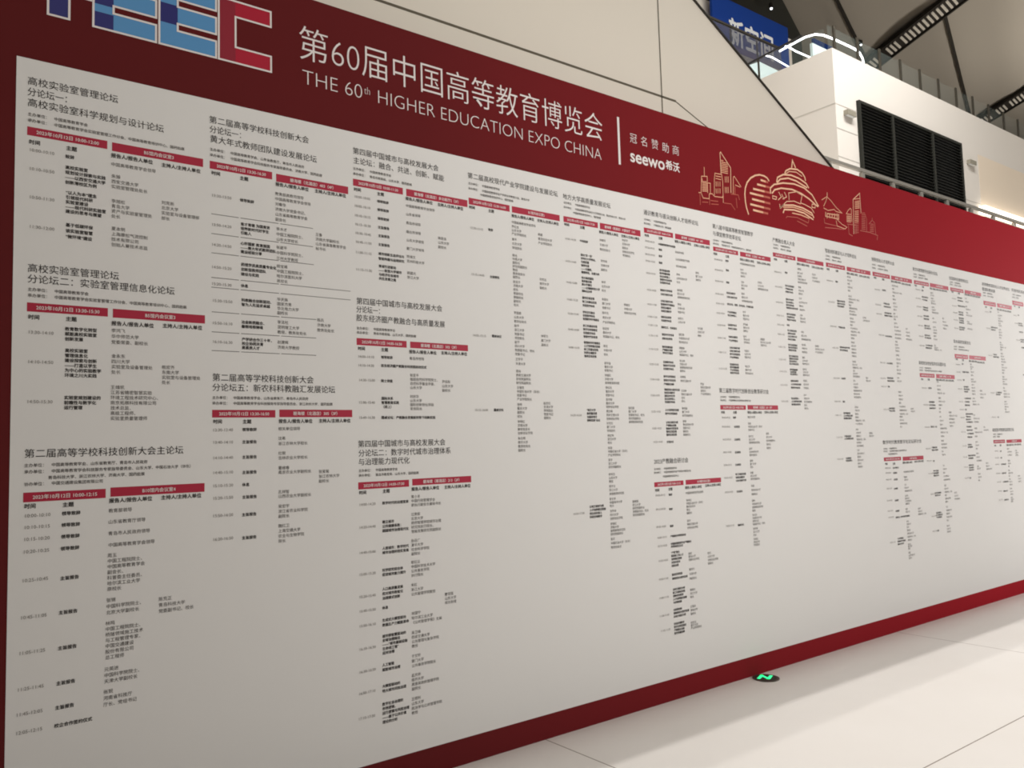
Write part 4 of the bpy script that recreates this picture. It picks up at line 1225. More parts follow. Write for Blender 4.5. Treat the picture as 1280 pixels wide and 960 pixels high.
SKYLINE = {
 'tower': [
  ('g',[(4.4686,3.3078),(4.4812,3.4284),(4.541,3.437),(4.5391,3.3195)]),
  ('g',[(4.5136,3.4995),(4.5112,3.4352)]),
  ('g',[(4.4864,3.4131),(4.4849,3.3916),(4.534,3.3981)]),
  ('g',[(4.5463,3.3917),(4.5722,3.3941),(4.5669,3.3206)]),
  ('g',[(4.4423,3.3062),(4.4687,3.3092),(4.4873,3.2757),(4.5512,3.2804),(4.5559,3.3166),(4.5863,3.3217),(4.6121,3.3067),(4.6998,3.3138),(4.7006,3.3248)]),
  ('f',[(4.4556,3.3021),(4.4541,3.2212)]),
  ('f',[(4.5565,3.2798),(4.5534,3.2368)]),
  ('f',[(4.4747,3.2455),(4.5386,3.2529)]),
  ('f',[(4.5665,3.2708),(4.6478,3.2767)]),
  ('f',[(4.5701,3.2465),(4.6517,3.2551)]),
  ('g',[(4.6091,3.3097),(4.618,3.4328),(4.6277,3.4762),(4.7012,3.4801),(4.7088,3.4344),(4.7046,3.275)]),
  ('g',[(4.6339,3.4572),(4.6943,3.4608)]),
  ('g',[(4.6326,3.439),(4.6928,3.441)]),
  ('w',[(4.6956,3.4791),(4.694,3.6345),(4.7022,3.642),(4.7908,3.562),(4.8064,3.5466),(4.7957,3.3622)]),
  ('g',[(4.6902,3.583),(4.7278,3.5844)]),
  ('g',[(4.8202,3.3589),(4.8322,3.4854),(4.844,3.4911),(4.9166,3.4265)]),
  ('g',[(4.8483,3.4295),(4.9048,3.4231)]),
  ('f',[(4.7951,3.3548),(4.8771,3.361),(4.8915,3.3267)]),
  ('f',[(4.7136,3.2764),(4.7918,3.2815),(4.8339,3.2444)]),
  ('f',[(4.8523,3.335),(4.858,3.2627)]),
  ('g',[(4.4863,3.3813),(4.5376,3.3881)]),
  ('g',[(4.4855,3.3699),(4.5367,3.3766)]),
  ('g',[(4.4847,3.3584),(4.5359,3.3651)]),
  ('g',[(4.4839,3.347),(4.5351,3.3536)]),
  ('g',[(4.4831,3.3356),(4.5343,3.3421)]),
  ('g',[(4.4823,3.3242),(4.5335,3.3306)]),
  ('g',[(4.7025,3.5709),(4.7783,3.575)]),
  ('g',[(4.7015,3.5584),(4.7773,3.5624)]),
  ('g',[(4.7006,3.5459),(4.7764,3.5498)]),
  ('g',[(4.6997,3.5334),(4.7754,3.5372)]),
  ('g',[(4.6987,3.5209),(4.7745,3.5247)]),
  ('g',[(4.6978,3.5084),(4.7735,3.5121)]),
  ('g',[(4.6969,3.4959),(4.7726,3.4995)]),
  ('g',[(4.7393,3.4724),(4.7383,3.4287)]),
  ('g',[(4.7335,3.3953),(4.7325,3.3517)]),
  ('g',[(4.7562,3.4755),(4.7552,3.4316)]),
  ('g',[(4.7504,3.3982),(4.7493,3.3545)]),
  ('g',[(4.7732,3.4785),(4.7721,3.4346)]),
  ('g',[(4.7673,3.401),(4.7662,3.3573)]),
  ('g',[(4.6365,3.4182),(4.6349,3.382)]),
  ('g',[(4.6328,3.3673),(4.6312,3.3313)]),
  ('g',[(4.6563,3.4216),(4.6548,3.3854)]),
  ('g',[(4.6526,3.3707),(4.651,3.3345)]),
  ('g',[(4.6785,3.4255),(4.6769,3.3892)]),
  ('g',[(4.6747,3.3744),(4.6731,3.3382)]),
  ('f',[(4.8311,3.4119),(4.8527,3.4134)]),
  ('f',[(4.8302,3.4001),(4.8518,3.4015)]),
  ('f',[(4.8292,3.3882),(4.8509,3.3897)]),
  ('f',[(4.8283,3.3764),(4.8499,3.3778)]),
  ('f',[(4.8274,3.3645),(4.849,3.3659)]),
 ],
 'sunburst_emblem': [
  ('W',[(4.9882,3.2348),(4.9685,3.2799),(4.958,3.3226),(4.9558,3.3814),(4.9652,3.4274),(4.9898,3.4725),(5.0342,3.5139),(5.0899,3.5426),(5.1451,3.5578),(5.1997,3.5585),(5.2356,3.5497),(5.2584,3.5293)]),
  ('W',[(5.154,3.5201),(5.2451,3.517)]),
  ('W',[(5.1086,3.4797),(5.2605,3.4814)]),
  ('W',[(5.0575,3.4371),(5.2607,3.441)]),
  ('W',[(5.0155,3.3987),(5.2597,3.4011)]),
  ('W',[(5.0392,3.3579),(5.2584,3.3575)]),
  ('W',[(5.0146,3.3152),(5.2548,3.315)]),
  ('W',[(5.0444,3.2767),(5.2245,3.2762)]),
 ],
 'rotunda': [
  ('W',[(5.5576,3.6858),(5.5738,3.7482),(5.611,3.6957)]),
  ('W',[(5.4612,3.621),(5.4805,3.6496),(5.5372,3.6765),(5.6301,3.6873),(5.6951,3.6713),(5.7262,3.6449),(5.7368,3.6147)]),
  ('w',[(5.4743,3.6234),(5.522,3.6517),(5.6146,3.663),(5.6925,3.6428)]),
  ('W',[(5.3522,3.5357),(5.3659,3.5767),(5.4413,3.6127),(5.5457,3.6268),(5.6502,3.6194),(5.7417,3.5955),(5.7753,3.5635)]),
  ('W',[(5.3584,3.5344),(5.3993,3.5695),(5.504,3.5958),(5.608,3.5921),(5.7521,3.5628)]),
  ('W',[(5.2688,3.4355),(5.2689,3.479),(5.3191,3.5145),(5.4353,3.5462),(5.5791,3.5633),(5.7109,3.5542),(5.8156,3.5156),(5.8975,3.4358)]),
  ('W',[(5.2853,3.4397),(5.3218,3.4742),(5.4059,3.5008),(5.5485,3.5148),(5.6659,3.5028),(5.7709,3.4761),(5.8874,3.4318)]),
  ('w',[(5.5013,3.4248),(5.4998,3.4792),(5.5999,3.5053),(5.6781,3.4913),(5.6519,3.4252),(5.705,3.4217),(5.7915,3.4072),(5.8319,3.3733)]),
  ('w',[(5.3756,3.3737),(5.3793,3.3434),(5.4676,3.4077),(5.5664,3.4258),(5.6512,3.4172)]),
  ('w',[(5.2925,3.4233),(5.3423,3.4222),(5.3342,3.4017),(5.2907,3.4023),(5.2925,3.4233)]),
  ('w',[(5.3712,3.4655),(5.4023,3.432),(5.3593,3.4019)]),
  ('w',[(5.4445,3.4778),(5.4708,3.4432),(5.4176,3.419)]),
  ('w',[(5.4082,3.4562),(5.4366,3.4182)]),
  ('W',[(5.3791,3.3419),(5.4197,3.3714),(5.5502,3.3918),(5.6818,3.3887),(5.7944,3.3676),(5.8224,3.3317)]),
  ('W',[(5.4142,3.3102),(5.4322,3.34),(5.5599,3.3557),(5.6915,3.3505),(5.8127,3.3166)]),
  ('o',[(5.4183,3.3557),(5.5487,3.3759),(5.6801,3.371),(5.7994,3.3483)]),
  ('o',[(5.5313,3.3279),(5.6496,3.3299),(5.7584,3.3183)]),
  ('f',[(5.4494,3.2768),(5.4634,3.2905),(5.5942,3.302),(5.7384,3.2795),(5.7586,3.3207)]),
  ('f',[(5.5916,3.2742),(5.7223,3.2518)]),
  ('w',[(5.8085,3.442),(5.8525,3.4425),(5.8471,3.4159),(5.8032,3.4155),(5.8085,3.442)]),
 ],
 'pavilion': [
  ('w',[(6.0307,3.5715),(6.0269,3.5339)]),
  ('g',[(5.9688,3.4494),(6.001,3.4888),(6.0269,3.5339),(6.0817,3.5099),(6.1495,3.4668),(6.2339,3.4323)]),
  ('g',[(5.9454,3.4962),(6.0273,3.5381)]),
  ('g',[(5.9673,3.4345),(6.0299,3.4237),(6.1183,3.4454),(6.146,3.4331),(6.2384,3.433)]),
  ('o',[(5.9926,3.4057),(5.9891,3.3709),(6.1762,3.3738),(6.1809,3.4177)]),
  ('o',[(6.0129,3.3965),(6.1724,3.4064)]),
  ('f',[(5.9661,3.3529),(5.9691,3.3126),(6.0185,3.3115),(6.1481,3.3135)]),
  ('g',[(6.1399,3.3743),(6.2167,3.3398),(6.2936,3.324),(6.2647,3.3049),(6.1481,3.3135),(6.1381,3.3575)]),
  ('f',[(5.9725,3.2765),(6.1311,3.2905),(6.2492,3.2986)]),
  ('o',[(6.0129,3.3965),(6.009,3.3575)]),
  ('o',[(6.0491,3.402),(6.0451,3.3628)]),
  ('o',[(6.0855,3.4075),(6.0814,3.3682)]),
  ('o',[(6.1221,3.413),(6.1181,3.3736)]),
  ('o',[(6.159,3.4185),(6.1549,3.379)]),
 ],
 'far_tower': [
  ('g',[(6.2935,3.4346),(6.3272,3.4691),(6.3629,3.4932),(6.3772,3.4852),(6.3725,3.4422),(6.3011,3.4357)]),
  ('g',[(6.3725,3.4422),(6.3778,3.3797)]),
  ('w',[(6.3927,3.2805),(6.4145,3.5759),(6.5224,3.6466),(6.5242,3.4821)]),
  ('g',[(6.4303,3.581),(6.5173,3.6011)]),
  ('f',[(6.2995,3.3516),(6.4367,3.361),(6.4252,3.2849)]),
  ('f',[(6.3147,3.3538),(6.3207,3.2708),(6.3724,3.261)]),
  ('f',[(6.5111,3.4758),(6.5825,3.4866),(6.6086,3.4388),(6.5966,3.3339)]),
  ('f',[(6.6438,3.4008),(6.6963,3.4412),(6.7343,3.4224),(6.7432,3.3192)]),
  ('f',[(6.6987,3.4624),(6.6963,3.4412)]),
  ('f',[(6.4941,3.324),(6.6514,3.3284),(6.7706,3.3185),(6.7577,3.2776)]),
  ('g',[(6.4405,3.5622),(6.5149,3.5792)]),
  ('g',[(6.4391,3.5501),(6.5135,3.567)]),
  ('g',[(6.4378,3.5379),(6.5121,3.5548)]),
  ('g',[(6.4365,3.5258),(6.5108,3.5426)]),
  ('g',[(6.4351,3.5137),(6.5094,3.5304)]),
  ('g',[(6.4338,3.5016),(6.508,3.5182)]),
  ('g',[(6.4281,3.4778),(6.4894,3.4896)]),
  ('g',[(6.4264,3.4622),(6.4876,3.474)]),
  ('g',[(6.4247,3.4467),(6.4859,3.4584)]),
  ('g',[(6.423,3.4311),(6.4842,3.4428)]),
  ('g',[(6.4213,3.4156),(6.4824,3.4272)]),
  ('g',[(6.4196,3.4001),(6.4807,3.4116)]),
  ('g',[(6.4179,3.3846),(6.479,3.396)]),
  ('f',[(6.4162,3.3691),(6.4772,3.3804)]),
  ('f',[(6.4145,3.3537),(6.4755,3.3648)]),
  ('f',[(6.4128,3.3382),(6.4738,3.3493)]),
  ('f',[(6.4111,3.3227),(6.472,3.3337)]),
  ('f',[(6.4094,3.3073),(6.4703,3.3182)]),
  ('f',[(6.4077,3.2918),(6.4686,3.3027)]),
  ('g',[(6.2993,3.4187),(6.3677,3.4255)]),
  ('g',[(6.298,3.4067),(6.3663,3.4135)]),
  ('g',[(6.2967,3.3948),(6.365,3.4015)]),
  ('g',[(6.2954,3.3829),(6.3637,3.3895)]),
  ('g',[(6.2941,3.371),(6.3624,3.3775)]),
  ('f',[(6.5333,3.4663),(6.5918,3.4717)]),
  ('f',[(6.5316,3.4507),(6.59,3.4559)]),
  ('f',[(6.5298,3.435),(6.5883,3.4401)]),
  ('f',[(6.528,3.4193),(6.5865,3.4244)]),
  ('f',[(6.5263,3.4037),(6.5847,3.4087)]),
  ('f',[(6.5245,3.388),(6.5829,3.3929)]),
  ('f',[(6.5228,3.3724),(6.5811,3.3772)]),
  ('f',[(6.521,3.3568),(6.5793,3.3615)]),
  ('f',[(6.5193,3.3411),(6.5776,3.3458)]),
  ('f',[(6.6599,3.4031),(6.7214,3.4083)]),
  ('f',[(6.6581,3.3872),(6.7195,3.3924)]),
  ('f',[(6.6563,3.3714),(6.7177,3.3765)]),
  ('f',[(6.6545,3.3556),(6.7158,3.3606)]),
  ('f',[(6.6527,3.3398),(6.714,3.3448)]),
 ],
}
# ------------------------------------------------------------------ the setting
f = MB(); f.box((-14, -22, -0.2), (62, 24, 0.0), 'floor'); structure(f.build('floor'))

# cream-clad escalator flank behind the board, its top edge falling to the right at 29 degrees
WY = 0.35; SL = -0.5524
def edge_z(x): return 4.991 + SL*(x - 4.909)
wb = MB(); wb.prism_xz([(-9, 0), (11.5, 0), (11.5, edge_z(11.5)), (-9, edge_z(-9))], WY, WY+0.5, 'cream')
wall_back = structure(wb.build('wall_back'))
jt = MB()
jt.box((-9, WY-0.002, 4.128-0.008), (4.66, WY+0.004, 4.128+0.008), 'groove')
jt.box((4.507-0.005, WY-0.002, 0.0), (4.507+0.005, WY+0.004, edge_z(4.507)-0.05), 'groove')
jt.obox(((4.66+5.02)/2, WY+0.001, (4.125+4.0)/2), (0.18, 0, -0.0625), (0, 0.003, 0), (0.0013, 0, 0.004), 'groove')
structure(jt.build('panel_joint', wall_back))
tr = MB(); dx = Vector((1, 0, SL)).normalized()
c = Vector(((-9+11.5)/2, WY+0.245, edge_z(1.25))); half = (20.5/2)/dx.x
tr.obox(c, dx*half, (0, 0.262, 0), Vector((-dx.z, 0, dx.x))*0.0045, 'edge'); structure(tr.build('edge_trim', wall_back))

# white upper-floor block far behind, with a corner towards the escalator
FY = 7.4; CX = 18.916; TZ = 11.42
wr = MB(); wr.box((CX, FY, 0), (60, 16.0, TZ), 'plaster'); wall_right = structure(wr.build('wall_right'))
jj = MB()
for z, x0, x1 in ((9.98, CX, 19.9), (9.35, CX, 19.9), (8.62, CX, 19.9), (8.62, 25.6, 26.79)):
    jj.box((x0, FY-0.006, z-0.012), (x1, FY+0.003, z+0.012), 'plaster_joint')
jj.box((CX-0.006, FY, 9.98-0.012), (CX+0.003, 13, 9.98+0.012), 'plaster_joint')
structure(jj.build('panel_joint', wall_right))
ledge = MB(); ledge.box((15.0, 6.7, 6.85), (60, FY+0.02, 7.05), 'plaster'); structure(ledge.build('trim_1'))
wf = MB(); wf.box((9.0, 12.3, 0), (24.75, 12.6, 15.36), 'cream'); wf.box((9.0, 12.3, 15.36), (20.1, 12.6, 19.9), 'cream')
structure(wf.build('wall_far'))
wd = MB(); wd.prism_xz([(20.2, 12.7), (28.9, 12.7), (28.9, 17.6), (27.68, 18.8), (27.4, 19.95), (20.2, 19.95)], 14.5, 14.8, 'dark'); structure(wd.build('dark_space_sheet'))  # dark sheet standing in for the unlit open space behind the sign
fs = MB(); fs.box((9.0, 11.2, 12.2), (22.6, 12.25, 13.19), 'cream'); structure(fs.build('trim_2'))

# ceiling: bellied membrane panels meeting in dark seams
def ceil_t(x, y): return y - 0.36*x
SE = [-16.0, -12.5, -9.5, -6.4, -3.3, -0.8, 3.1, 5.2, 8.0, 11.0, 14.5, 18, 22]
cm = bmesh.new(); NX, NY = 60, 150; grid = []
for i in range(NX+1):
    row = []
    for j in range(NY+1):
        x = -14 + 84*i/NX; y = -22 + 44*j/NY; t = ceil_t(x, y); z = 20.0
        for a, b in zip(SE[:-1], SE[1:]):
            if a <= t <= b: z = 20.0 + 0.14*math.sin(math.pi*(t-a)/(b-a))**0.8*(b-a)/3.5
        row.append(cm.verts.new((x, y, z)))
    grid.append(row)
for i in range(NX):
    for j in range(NY): cm.faces.new((grid[i][j], grid[i][j+1], grid[i+1][j+1], grid[i+1][j]))
me = bpy.data.meshes.new('ceiling'); cm.to_mesh(me); cm.free(); me.materials.append(M['ceiling'])
for q in me.polygons: q.use_smooth = True
ceil_o = bpy.data.objects.new('ceiling', me); COL.objects.link(ceil_o); structure(ceil_o)
sm = MB()
for t in (3.1, -0.8):
    a = Vector((14, t + 0.36*14, 19.99)); b = Vector((66, t + 0.36*66, 19.99)); d = (b-a)/2; n = Vector((-d.y, d.x, 0)).normalized()
    wdt = 0.07
    sm.obox((a+b)/2, d, n*wdt, (0, 0, 0.03), 'seam')
structure(sm.build('seam', ceil_o))

# ------------------------------------------------------------------ the exhibition board
BX0, BX1, BTOP, BTH = -0.62, 12.6, 3.795, 0.16
SHX0, SHX1, SHZ0, SHZ1 = 0.396, 12.2, 0.131, 3.178
board = thing('exhibition_board', 'long crimson exhibition board with a white schedule sheet, standing on the cream floor', 'display board', (5.0, 0, 0))
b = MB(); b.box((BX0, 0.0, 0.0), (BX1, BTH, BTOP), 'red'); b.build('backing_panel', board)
s = MB(); s.box((SHX0, -0.0015, SHZ0), (SHX1, -0.0002, SHZ1), 'sheet'); s.build('schedule_sheet', board)
YB, YT = -0.0022, -0.003      # printed bars, printed letters
YH = -0.0012                  # print on the red

# logo letters with white outlines

LZ0, LZ1 = 3.377, 3.664
AR, GP = 0.0765, 0.0325
lg = MB()
def logo_part(name, outline, fills, parent):
    m = MB()
    for (x0, z0, x1, z1, mt) in fills: m.poly([(x0, YH, z0), (x1, YH, z0), (x1, YH, z1), (x0, YH, z1)], mt)
    stroke(m, outline + [outline[0]], 0.0085, 'white', YH-0.0006)
    return m.build(name, parent)
def e_outline(x0, x1, xs):
    pts = [(x0, LZ0), (x1, LZ0)]
    z = LZ0
    for k in range(3):
        pts.append((x1, z+AR))
        if k < 2: pts += [(xs, z+AR), (xs, z+AR+GP), (x1, z+AR+GP)]
        z += AR+GP
    return pts + [(x0, LZ1)] if abs(z-GP-LZ1) < .02 else pts
H0, H1 = 0.501, 0.577
e1x0, e1s, e1x1 = 0.6655, 0.742, 0.9105
logo_o = logo_part('logo_lettering', [(H0, LZ0+.002), (H1, LZ0+.002), (H1, 3.484), (e1x0-0.009, 3.484), (e1x0-0.009, 3.56), (H1, 3.56), (H1, LZ1), (H0, LZ1)],
    [(H0, LZ0, H1, LZ1, 'logo_navy'), (H1, 3.484, e1x0-0.009, 3.56, 'logo_blue')], board)
za = LZ0+AR; zb = za+GP; zc = zb+AR; zd = zc+GP
logo_part('letter', e_outline(e1x0, e1x1, e1s), [(e1x0, LZ0, e1s, 3.445, 'logo_navy'), (e1x0, 3.445, e1s, 3.478, 'logo_blue'), (e1x0, 3.478, e1s, LZ1, 'logo_navy'),
    (e1s, LZ0, e1x1, za, 'logo_blue'), (e1s, zb, e1x1, zc, 'logo_blue'), (e1s, zd, e1x1, LZ1, 'logo_blue')], logo_o)
x0, xs, x1 = 0.9235, 0.9998, 1.1658
logo_part('letter', e_outline(x0, x1, xs), [(x0, LZ0, xs, 3.478, 'logo_blue'), (x0, 3.478, xs, 3.566, 'logo_navy'), (x0, 3.566, xs, LZ1, 'logo_blue'),
    (xs, LZ0, x1, za, 'logo_blue'), (xs, zb, x1, zc, 'logo_blue'), (xs, zd, x1, LZ1, 'logo_blue')], logo_o)
x0, xs, x1 = 1.1775, 1.2535, 1.4195
logo_part('letter', [(x0, LZ0), (x1, LZ0), (x1, LZ0+.074), (xs, LZ0+.074), (xs, 3.594), (x1, 3.594), (x1, 3.668), (x0, 3.668)],
    [(x0, LZ0, xs, 3.668, 'logo_maroon'), (xs, LZ0, x1, LZ0+.074, 'logo_red'), (xs, 3.594, x1, 3.668, 'logo_red')], logo_o)

def lettering(name, runs, parent, res=4):
    m = MB()
    for (t, u, z, wdt, em, off) in runs:
        write(m, t, u, z, em, 'white', YH, min(0.0, off), res, wdt, 0.38 if ord(t[0]) > 0x2fff else (0.27 if t == 'seewo' else 0.35), max(0.0, off), -0.011 if t[0] == '第' else 0.0)
    return m.build(name, parent)
lettering('title_lettering', TITLE, board); lettering('subtitle_lettering', SUBTITLE, board)
d = MB(); x, z1, z0, wd_ = DIVIDER; d.poly([(x, YH, z0), (x+wd_, YH, z0), (x+wd_, YH, z1), (x, YH, z1)], 'white'); d.build('divider_line', board)
sc = lettering('sponsor_caption', SPONSOR_CAPTION, board); lettering('sponsor_name', SPONSOR_NAME, board)
sky = None
for name in ('tower', 'sunburst_emblem', 'rotunda', 'pavilion', 'far_tower'):
    m = MB()
    for st, pts in SKYLINE[name]:
        wdt, mt = {'g': (.0055, 'gold_mid'), 'w': (.0065, 'gold'), 'W': (.012, 'gold'), 'o': (.009, 'gold_mid'), 'f': (.0055, 'gold_fade')}[st]
        if name == 'sunburst_emblem' and len(pts) == 2:      # a ray: bright and blunt on the left, fading into the red on the right
            (xa, z_a), (xb, z_b) = pts; n = 3; mts = ('gold', 'gold_mid', 'gold_fade')
            for i in range(n):
                f0, f1 = i/n, (i+1)/n
                stroke(m, [(xa+(xb-xa)*f0, z_a+(z_b-z_a)*f0), (xa+(xb-xa)*f1, z_a+(z_b-z_a)*f1)], .015, mts[i], YH)
        else: stroke(m, pts, wdt, mt, YH)
    o = m.build('skyline_drawing' if sky is None else name.replace('far_', ''), board if sky is None else sky)
    if sky is None: sky = o

# the printed listings of the schedule
EM_H, EM_O, EM_B, EM_T, EM_P = 0.0365, 0.0152, 0.0186, 0.0176, 0.0164
for label, items in LISTINGS:
    hm = MB(); parts = {}
    def part(k): return parts.setdefault(k, MB())
    for it in items:
        k = it[0]
        if k == 'h': write(hm, it[4], it[1], it[2], EM_H, 'ink', YT, 0.0, 2, it[3])
        elif k == 'o': write(part('organiser_lines'), it[3], it[1], it[2], EM_O, 'ink_grey', YT, 0.0, 2, None, .38, 0.006)
        elif k in 'dv':
            _, u, z1, z0, wdt, t = it; m = part('date_bar' if k == 'd' else 'venue_bar')
            m.box((u, YB, z0), (u+wdt, -0.0016, z1), 'bar')
            tw = text_width(t)*EM_B; tw2 = min(tw, wdt*.90)
            write(m, t, u+(wdt-tw2)/2, (z0+z1)/2, EM_B, 'white', YT, 0.0, 2, tw2, .38, 0.014)
        elif k == 'c': write(part('column_headings'), it[3], it[1], it[2], 0.0198, 'ink', YT, 0.0, 2, None, .38, 0.022)
        elif k == 't': write(part('time_column'), it[3], it[1], it[2], 0.0182, 'ink_pale', YT, 0.0, 2, 0.0885*text_width(it[3])/text_width('10:00-10:10'), 0.35)
        elif k in 'psm':
            _, u, z1, z2, t = it; L = t.split('|'); n = len(L)
            m = part({'p': 'topic_column', 's': 'speaker_column', 'm': 'host_column'}[k])
            for i, s_ in enumerate(L):
                write(m, s_, u, z1 + (z2-z1)*i/max(1, n-1), EM_P if k == 'p' else EM_T, 'ink' if k == 'p' else 'ink_grey', YT, 0.0, 2, None, .38, 0.022 if k == 'p' else 0.0)
        elif k == 'l':
            m = part('rule_lines'); x0, z, x1 = it[1:]; c1 = x0 + (0.125 if x1-x0 < .7 else .125); c2 = x0 + 0.31
            for a, b_ in ((x0, c1-.004), (c1+.004, c2-.004), (c2+.004, x1)):
                m.box((a, YB, z-.0012), (b_, -0.0016, z+.0012), 'ink_grey')
    root = hm.build('session_listing', board); root['label'] = label
    for k, m in parts.items(): m.build(k, root)

# ------------------------------------------------------------------ floor exit light half in front of the board
EX = (4.79, -0.094)
ex = thing('floor_exit_light', 'round dark in-floor exit light with glowing green arrow beside the red board base', 'exit light', (EX[0], EX[1], 0))
m = MB(); m.cyl(EX, 0.088, 0.0, 0.006, 'ring'); m.build('housing', ex)
m = MB(); m.cyl(EX, 0.072, 0.006, 0.008, 'tray'); m.build('lens', ex)
m = MB()
def floor_stroke(pts, wdt, z, mt):
    P = [Vector(q) for q in pts]
    for a, b_ in zip(P[:-1], P[1:]):
        d = (b_-a).normalized(); n = Vector((-d.y, d.x))*wdt/2; a2 = a-d*wdt*.3; b2 = b_+d*wdt*.3
        m.poly([(*(a2-n), z), (*(b2-n), z), (*(b2+n), z), (*(a2+n), z)], mt)
floor_stroke([(EX[0]-.062, EX[1]+.012), (EX[0]+.012, EX[1]+.042), (EX[0]-.018, EX[1]-.034), (EX[0]+.052, EX[1]-.004)], .022, 0.0095, 'green')
m.build('arrow', ex)

# ------------------------------------------------------------------ things on the white upper-floor block
lv = thing('louver_vent', 'large black louvred vent with two mullions in the white upper wall', 'vent', (22.7, FY, 8.0))
LX0, LX1, LZb, LZt = 19.9, 25.57, 7.3, 10.27; LM = (21.56, 23.77)
m = MB(); m.box((LX0, FY-0.012, LZb), (LX1, FY-0.001, LZt), 'louver'); m.build('back_panel', lv)
m = MB()
for a, b_ in ((LX0, LX0+.07), (LX1-.07, LX1)): m.box((a, FY-.09, LZb), (b_, FY-.012, LZt), 'louver_frame')
m.box((LX0+.07, FY-.09, LZt-.07), (LX1-.07, FY-.012, LZt), 'louver_frame'); m.box((LX0+.07, FY-.09, LZb), (LX1-.07, FY-.012, LZb+.07), 'louver_frame'); m.build('frame', lv)
for x in LM:
    m = MB(); m.box((x-.05, FY-.10, LZb+.07), (x+.05, FY-.012, LZt-.07), 'louver_frame'); m.build('mullion', lv)
xs_ = [LX0+.07, LM[0]-.05, LM[0]+.05, LM[1]-.05, LM[1]+.05, LX1-.07]
for i in range(3):
    m = MB(); z = LZb+.12
    while z < LZt-.1:
        m.obox(((xs_[2*i]+xs_[2*i+1])/2, FY-.048, z), ((xs_[2*i+1]-xs_[2*i])/2, 0, 0), (0, .030, .022), (0, -.003, .005), 'louver_frame' ); z += .088
    m.build('slat_panel', lv)

for i, (x, side) in enumerate(((19.47, 'left'), (26.2, 'right'))):
    wl = thing('wall_light', 'small grey box light on the white wall %s of the black louvre' % side, 'wall light', (x, FY, 9.8), 'box lights on the white upper wall')
    m = MB(); m.box((x-.20, FY-.12, 9.745), (x+.20, FY-.0, 9.865), 'fixture'); m.build('housing', wl)
    m = MB(); m.box((x-.17, FY-.10, 9.735), (x+.17, FY-.02, 9.745), 'sign_white'); m.build('lens', wl)

gr = thing('guard_rail', 'grey steel guard rail running past the foot of the black louvre above the board', 'railing', (24, 7.0, 7.05))
m = MB(); m.box((15.2, 6.96, 8.15), (46, 7.04, 8.23), 'steel'); m.build('top_rail', gr)
m = MB(); m.box((26.0, 6.985, 8.0), (46, 7.015, 8.03), 'steel'); m.build('lower_rail', gr)
for k in range(-2, 14):
    x = 19.25 + 1.463*k
    m = MB(); m.box((x-.055, 6.955, 7.05), (x+.055, 7.045, 8.13), 'steel'); m.build('post', gr)

lp = thing('cove_light', 'warm-lit beige wall recess with a bright light strip along its foot', 'cove light', (30, FY, 8.6))
m = MB(); m.box((26.79, FY-.006, 7.3), (46, FY-.001, 10.2), 'beige'); m.build('panel', lp)
m = MB(); m.box((26.6, 7.2, 8.30), (46, FY-.006, 8.52), 'led_warm'); m.build('light_strip', lp)

gb = thing('glass_balustrade', 'glass balustrade with dark posts along the front of the white upper floor', 'balustrade', (24, 7.55, TZ), 'upper floor glass balustrades')
m = MB(); m.box((19.0, 7.545, TZ+.004), (46, 7.557, 12.10), 'glass'); m.build('glass_panel', gb)
for k in range(0, 25):
    x = 19.234 + 1.107*k
    m = MB(); m.box((x-.04, 7.49, TZ+.004), (x+.04, 7.53, 12.13), 'post'); m.build('post', gb)
gs = thing('glass_balustrade', 'glass balustrade over the side of the white block facing the escalator', 'balustrade', (18.95, 9, TZ), 'upper floor glass balustrades')
m = MB(); m.box((18.945, 7.62, TZ+.004), (18.957, 11.0, 12.02), 'glass'); m.build('glass_panel', gs)
m = MB(); m.tube([(18.95, 13.0, 11.90), (18.95, 10.0, 12.0), (18.95, 8.25, 12.10)], .03, 'rubber'); m.build('top_rail', gs)
m = MB(); m.box((18.93, 9.58, TZ+.004), (18.97, 9.62, 12.0), 'post'); m.build('post', gs)

g2 = thing('glass_balustrade', 'smoky glass balustrade in front of the blue sign', 'balustrade', (19.5, 11.0, 13.0), 'upper floor glass balustrades')
m = MB(); m.box((14, 11.0, 12.5), (22.15, 11.012, 13.74), 'glass_tint'); m.build('glass_panel', g2)
m = MB(); m.box((14, 10.97, 13.73), (22.2, 11.04, 13.79), 'post'); m.build('top_rail', g2)
for x in (15.9, 17.2, 18.5, 19.72, 20.98):
    m = MB(); m.box((x-.025, 11.02, 12.5), (x+.025, 11.06, 13.73), 'post'); m.build('post', g2)

# escalator landing with lit handrails
es = thing('escalator', 'escalator landing with glowing white handrails behind the corner of the white block', 'escalator', (20.2, 8.6, TZ))
m = MB(); m.box((19.10, 8.05, TZ+.004), (21.2, 8.12, TZ+.45), 'teal'); m.prism_xz([(19.05, TZ+.004), (21.6, TZ+.004), (21.6, 12.42), (20.0, 12.50), (19.05, 12.05)], 10.3, 10.4, 'teal'); m.build('side_panel', es)
arc = [(19.06, 9.0, 12.02), (19.06, 8.5, 12.06), (19.08, 8.22, 12.09), (19.2, 8.02, 12.11), (19.42, 7.93, 12.12), (19.8, 7.9, 12.125), (20.6, 7.9, 12.14), (20.93, 7.9, 12.14), (21.15, 7.9, 12.09), (21.28, 7.9, 11.98), (21.33, 7.9, 11.80), (21.33, 7.9, 11.44)]
m = MB(); m.tube(arc, .026, 'led', 8); m.build('lit_handrail', es)
m = MB(); m.tube([(20.0, 9.43, 12.60), (20.15, 9.45, 12.64), (20.6, 9.5, 12.65), (21.35, 9.5, 12.66)], .022, 'led', 8); m.build('lit_handrail', es)
m = MB(); m.tube([(20.2, 10.25, 12.72), (20.55, 10.25, 12.76), (21.4, 10.25, 12.68)], .02, 'led', 8); m.build('lit_handrail', es)

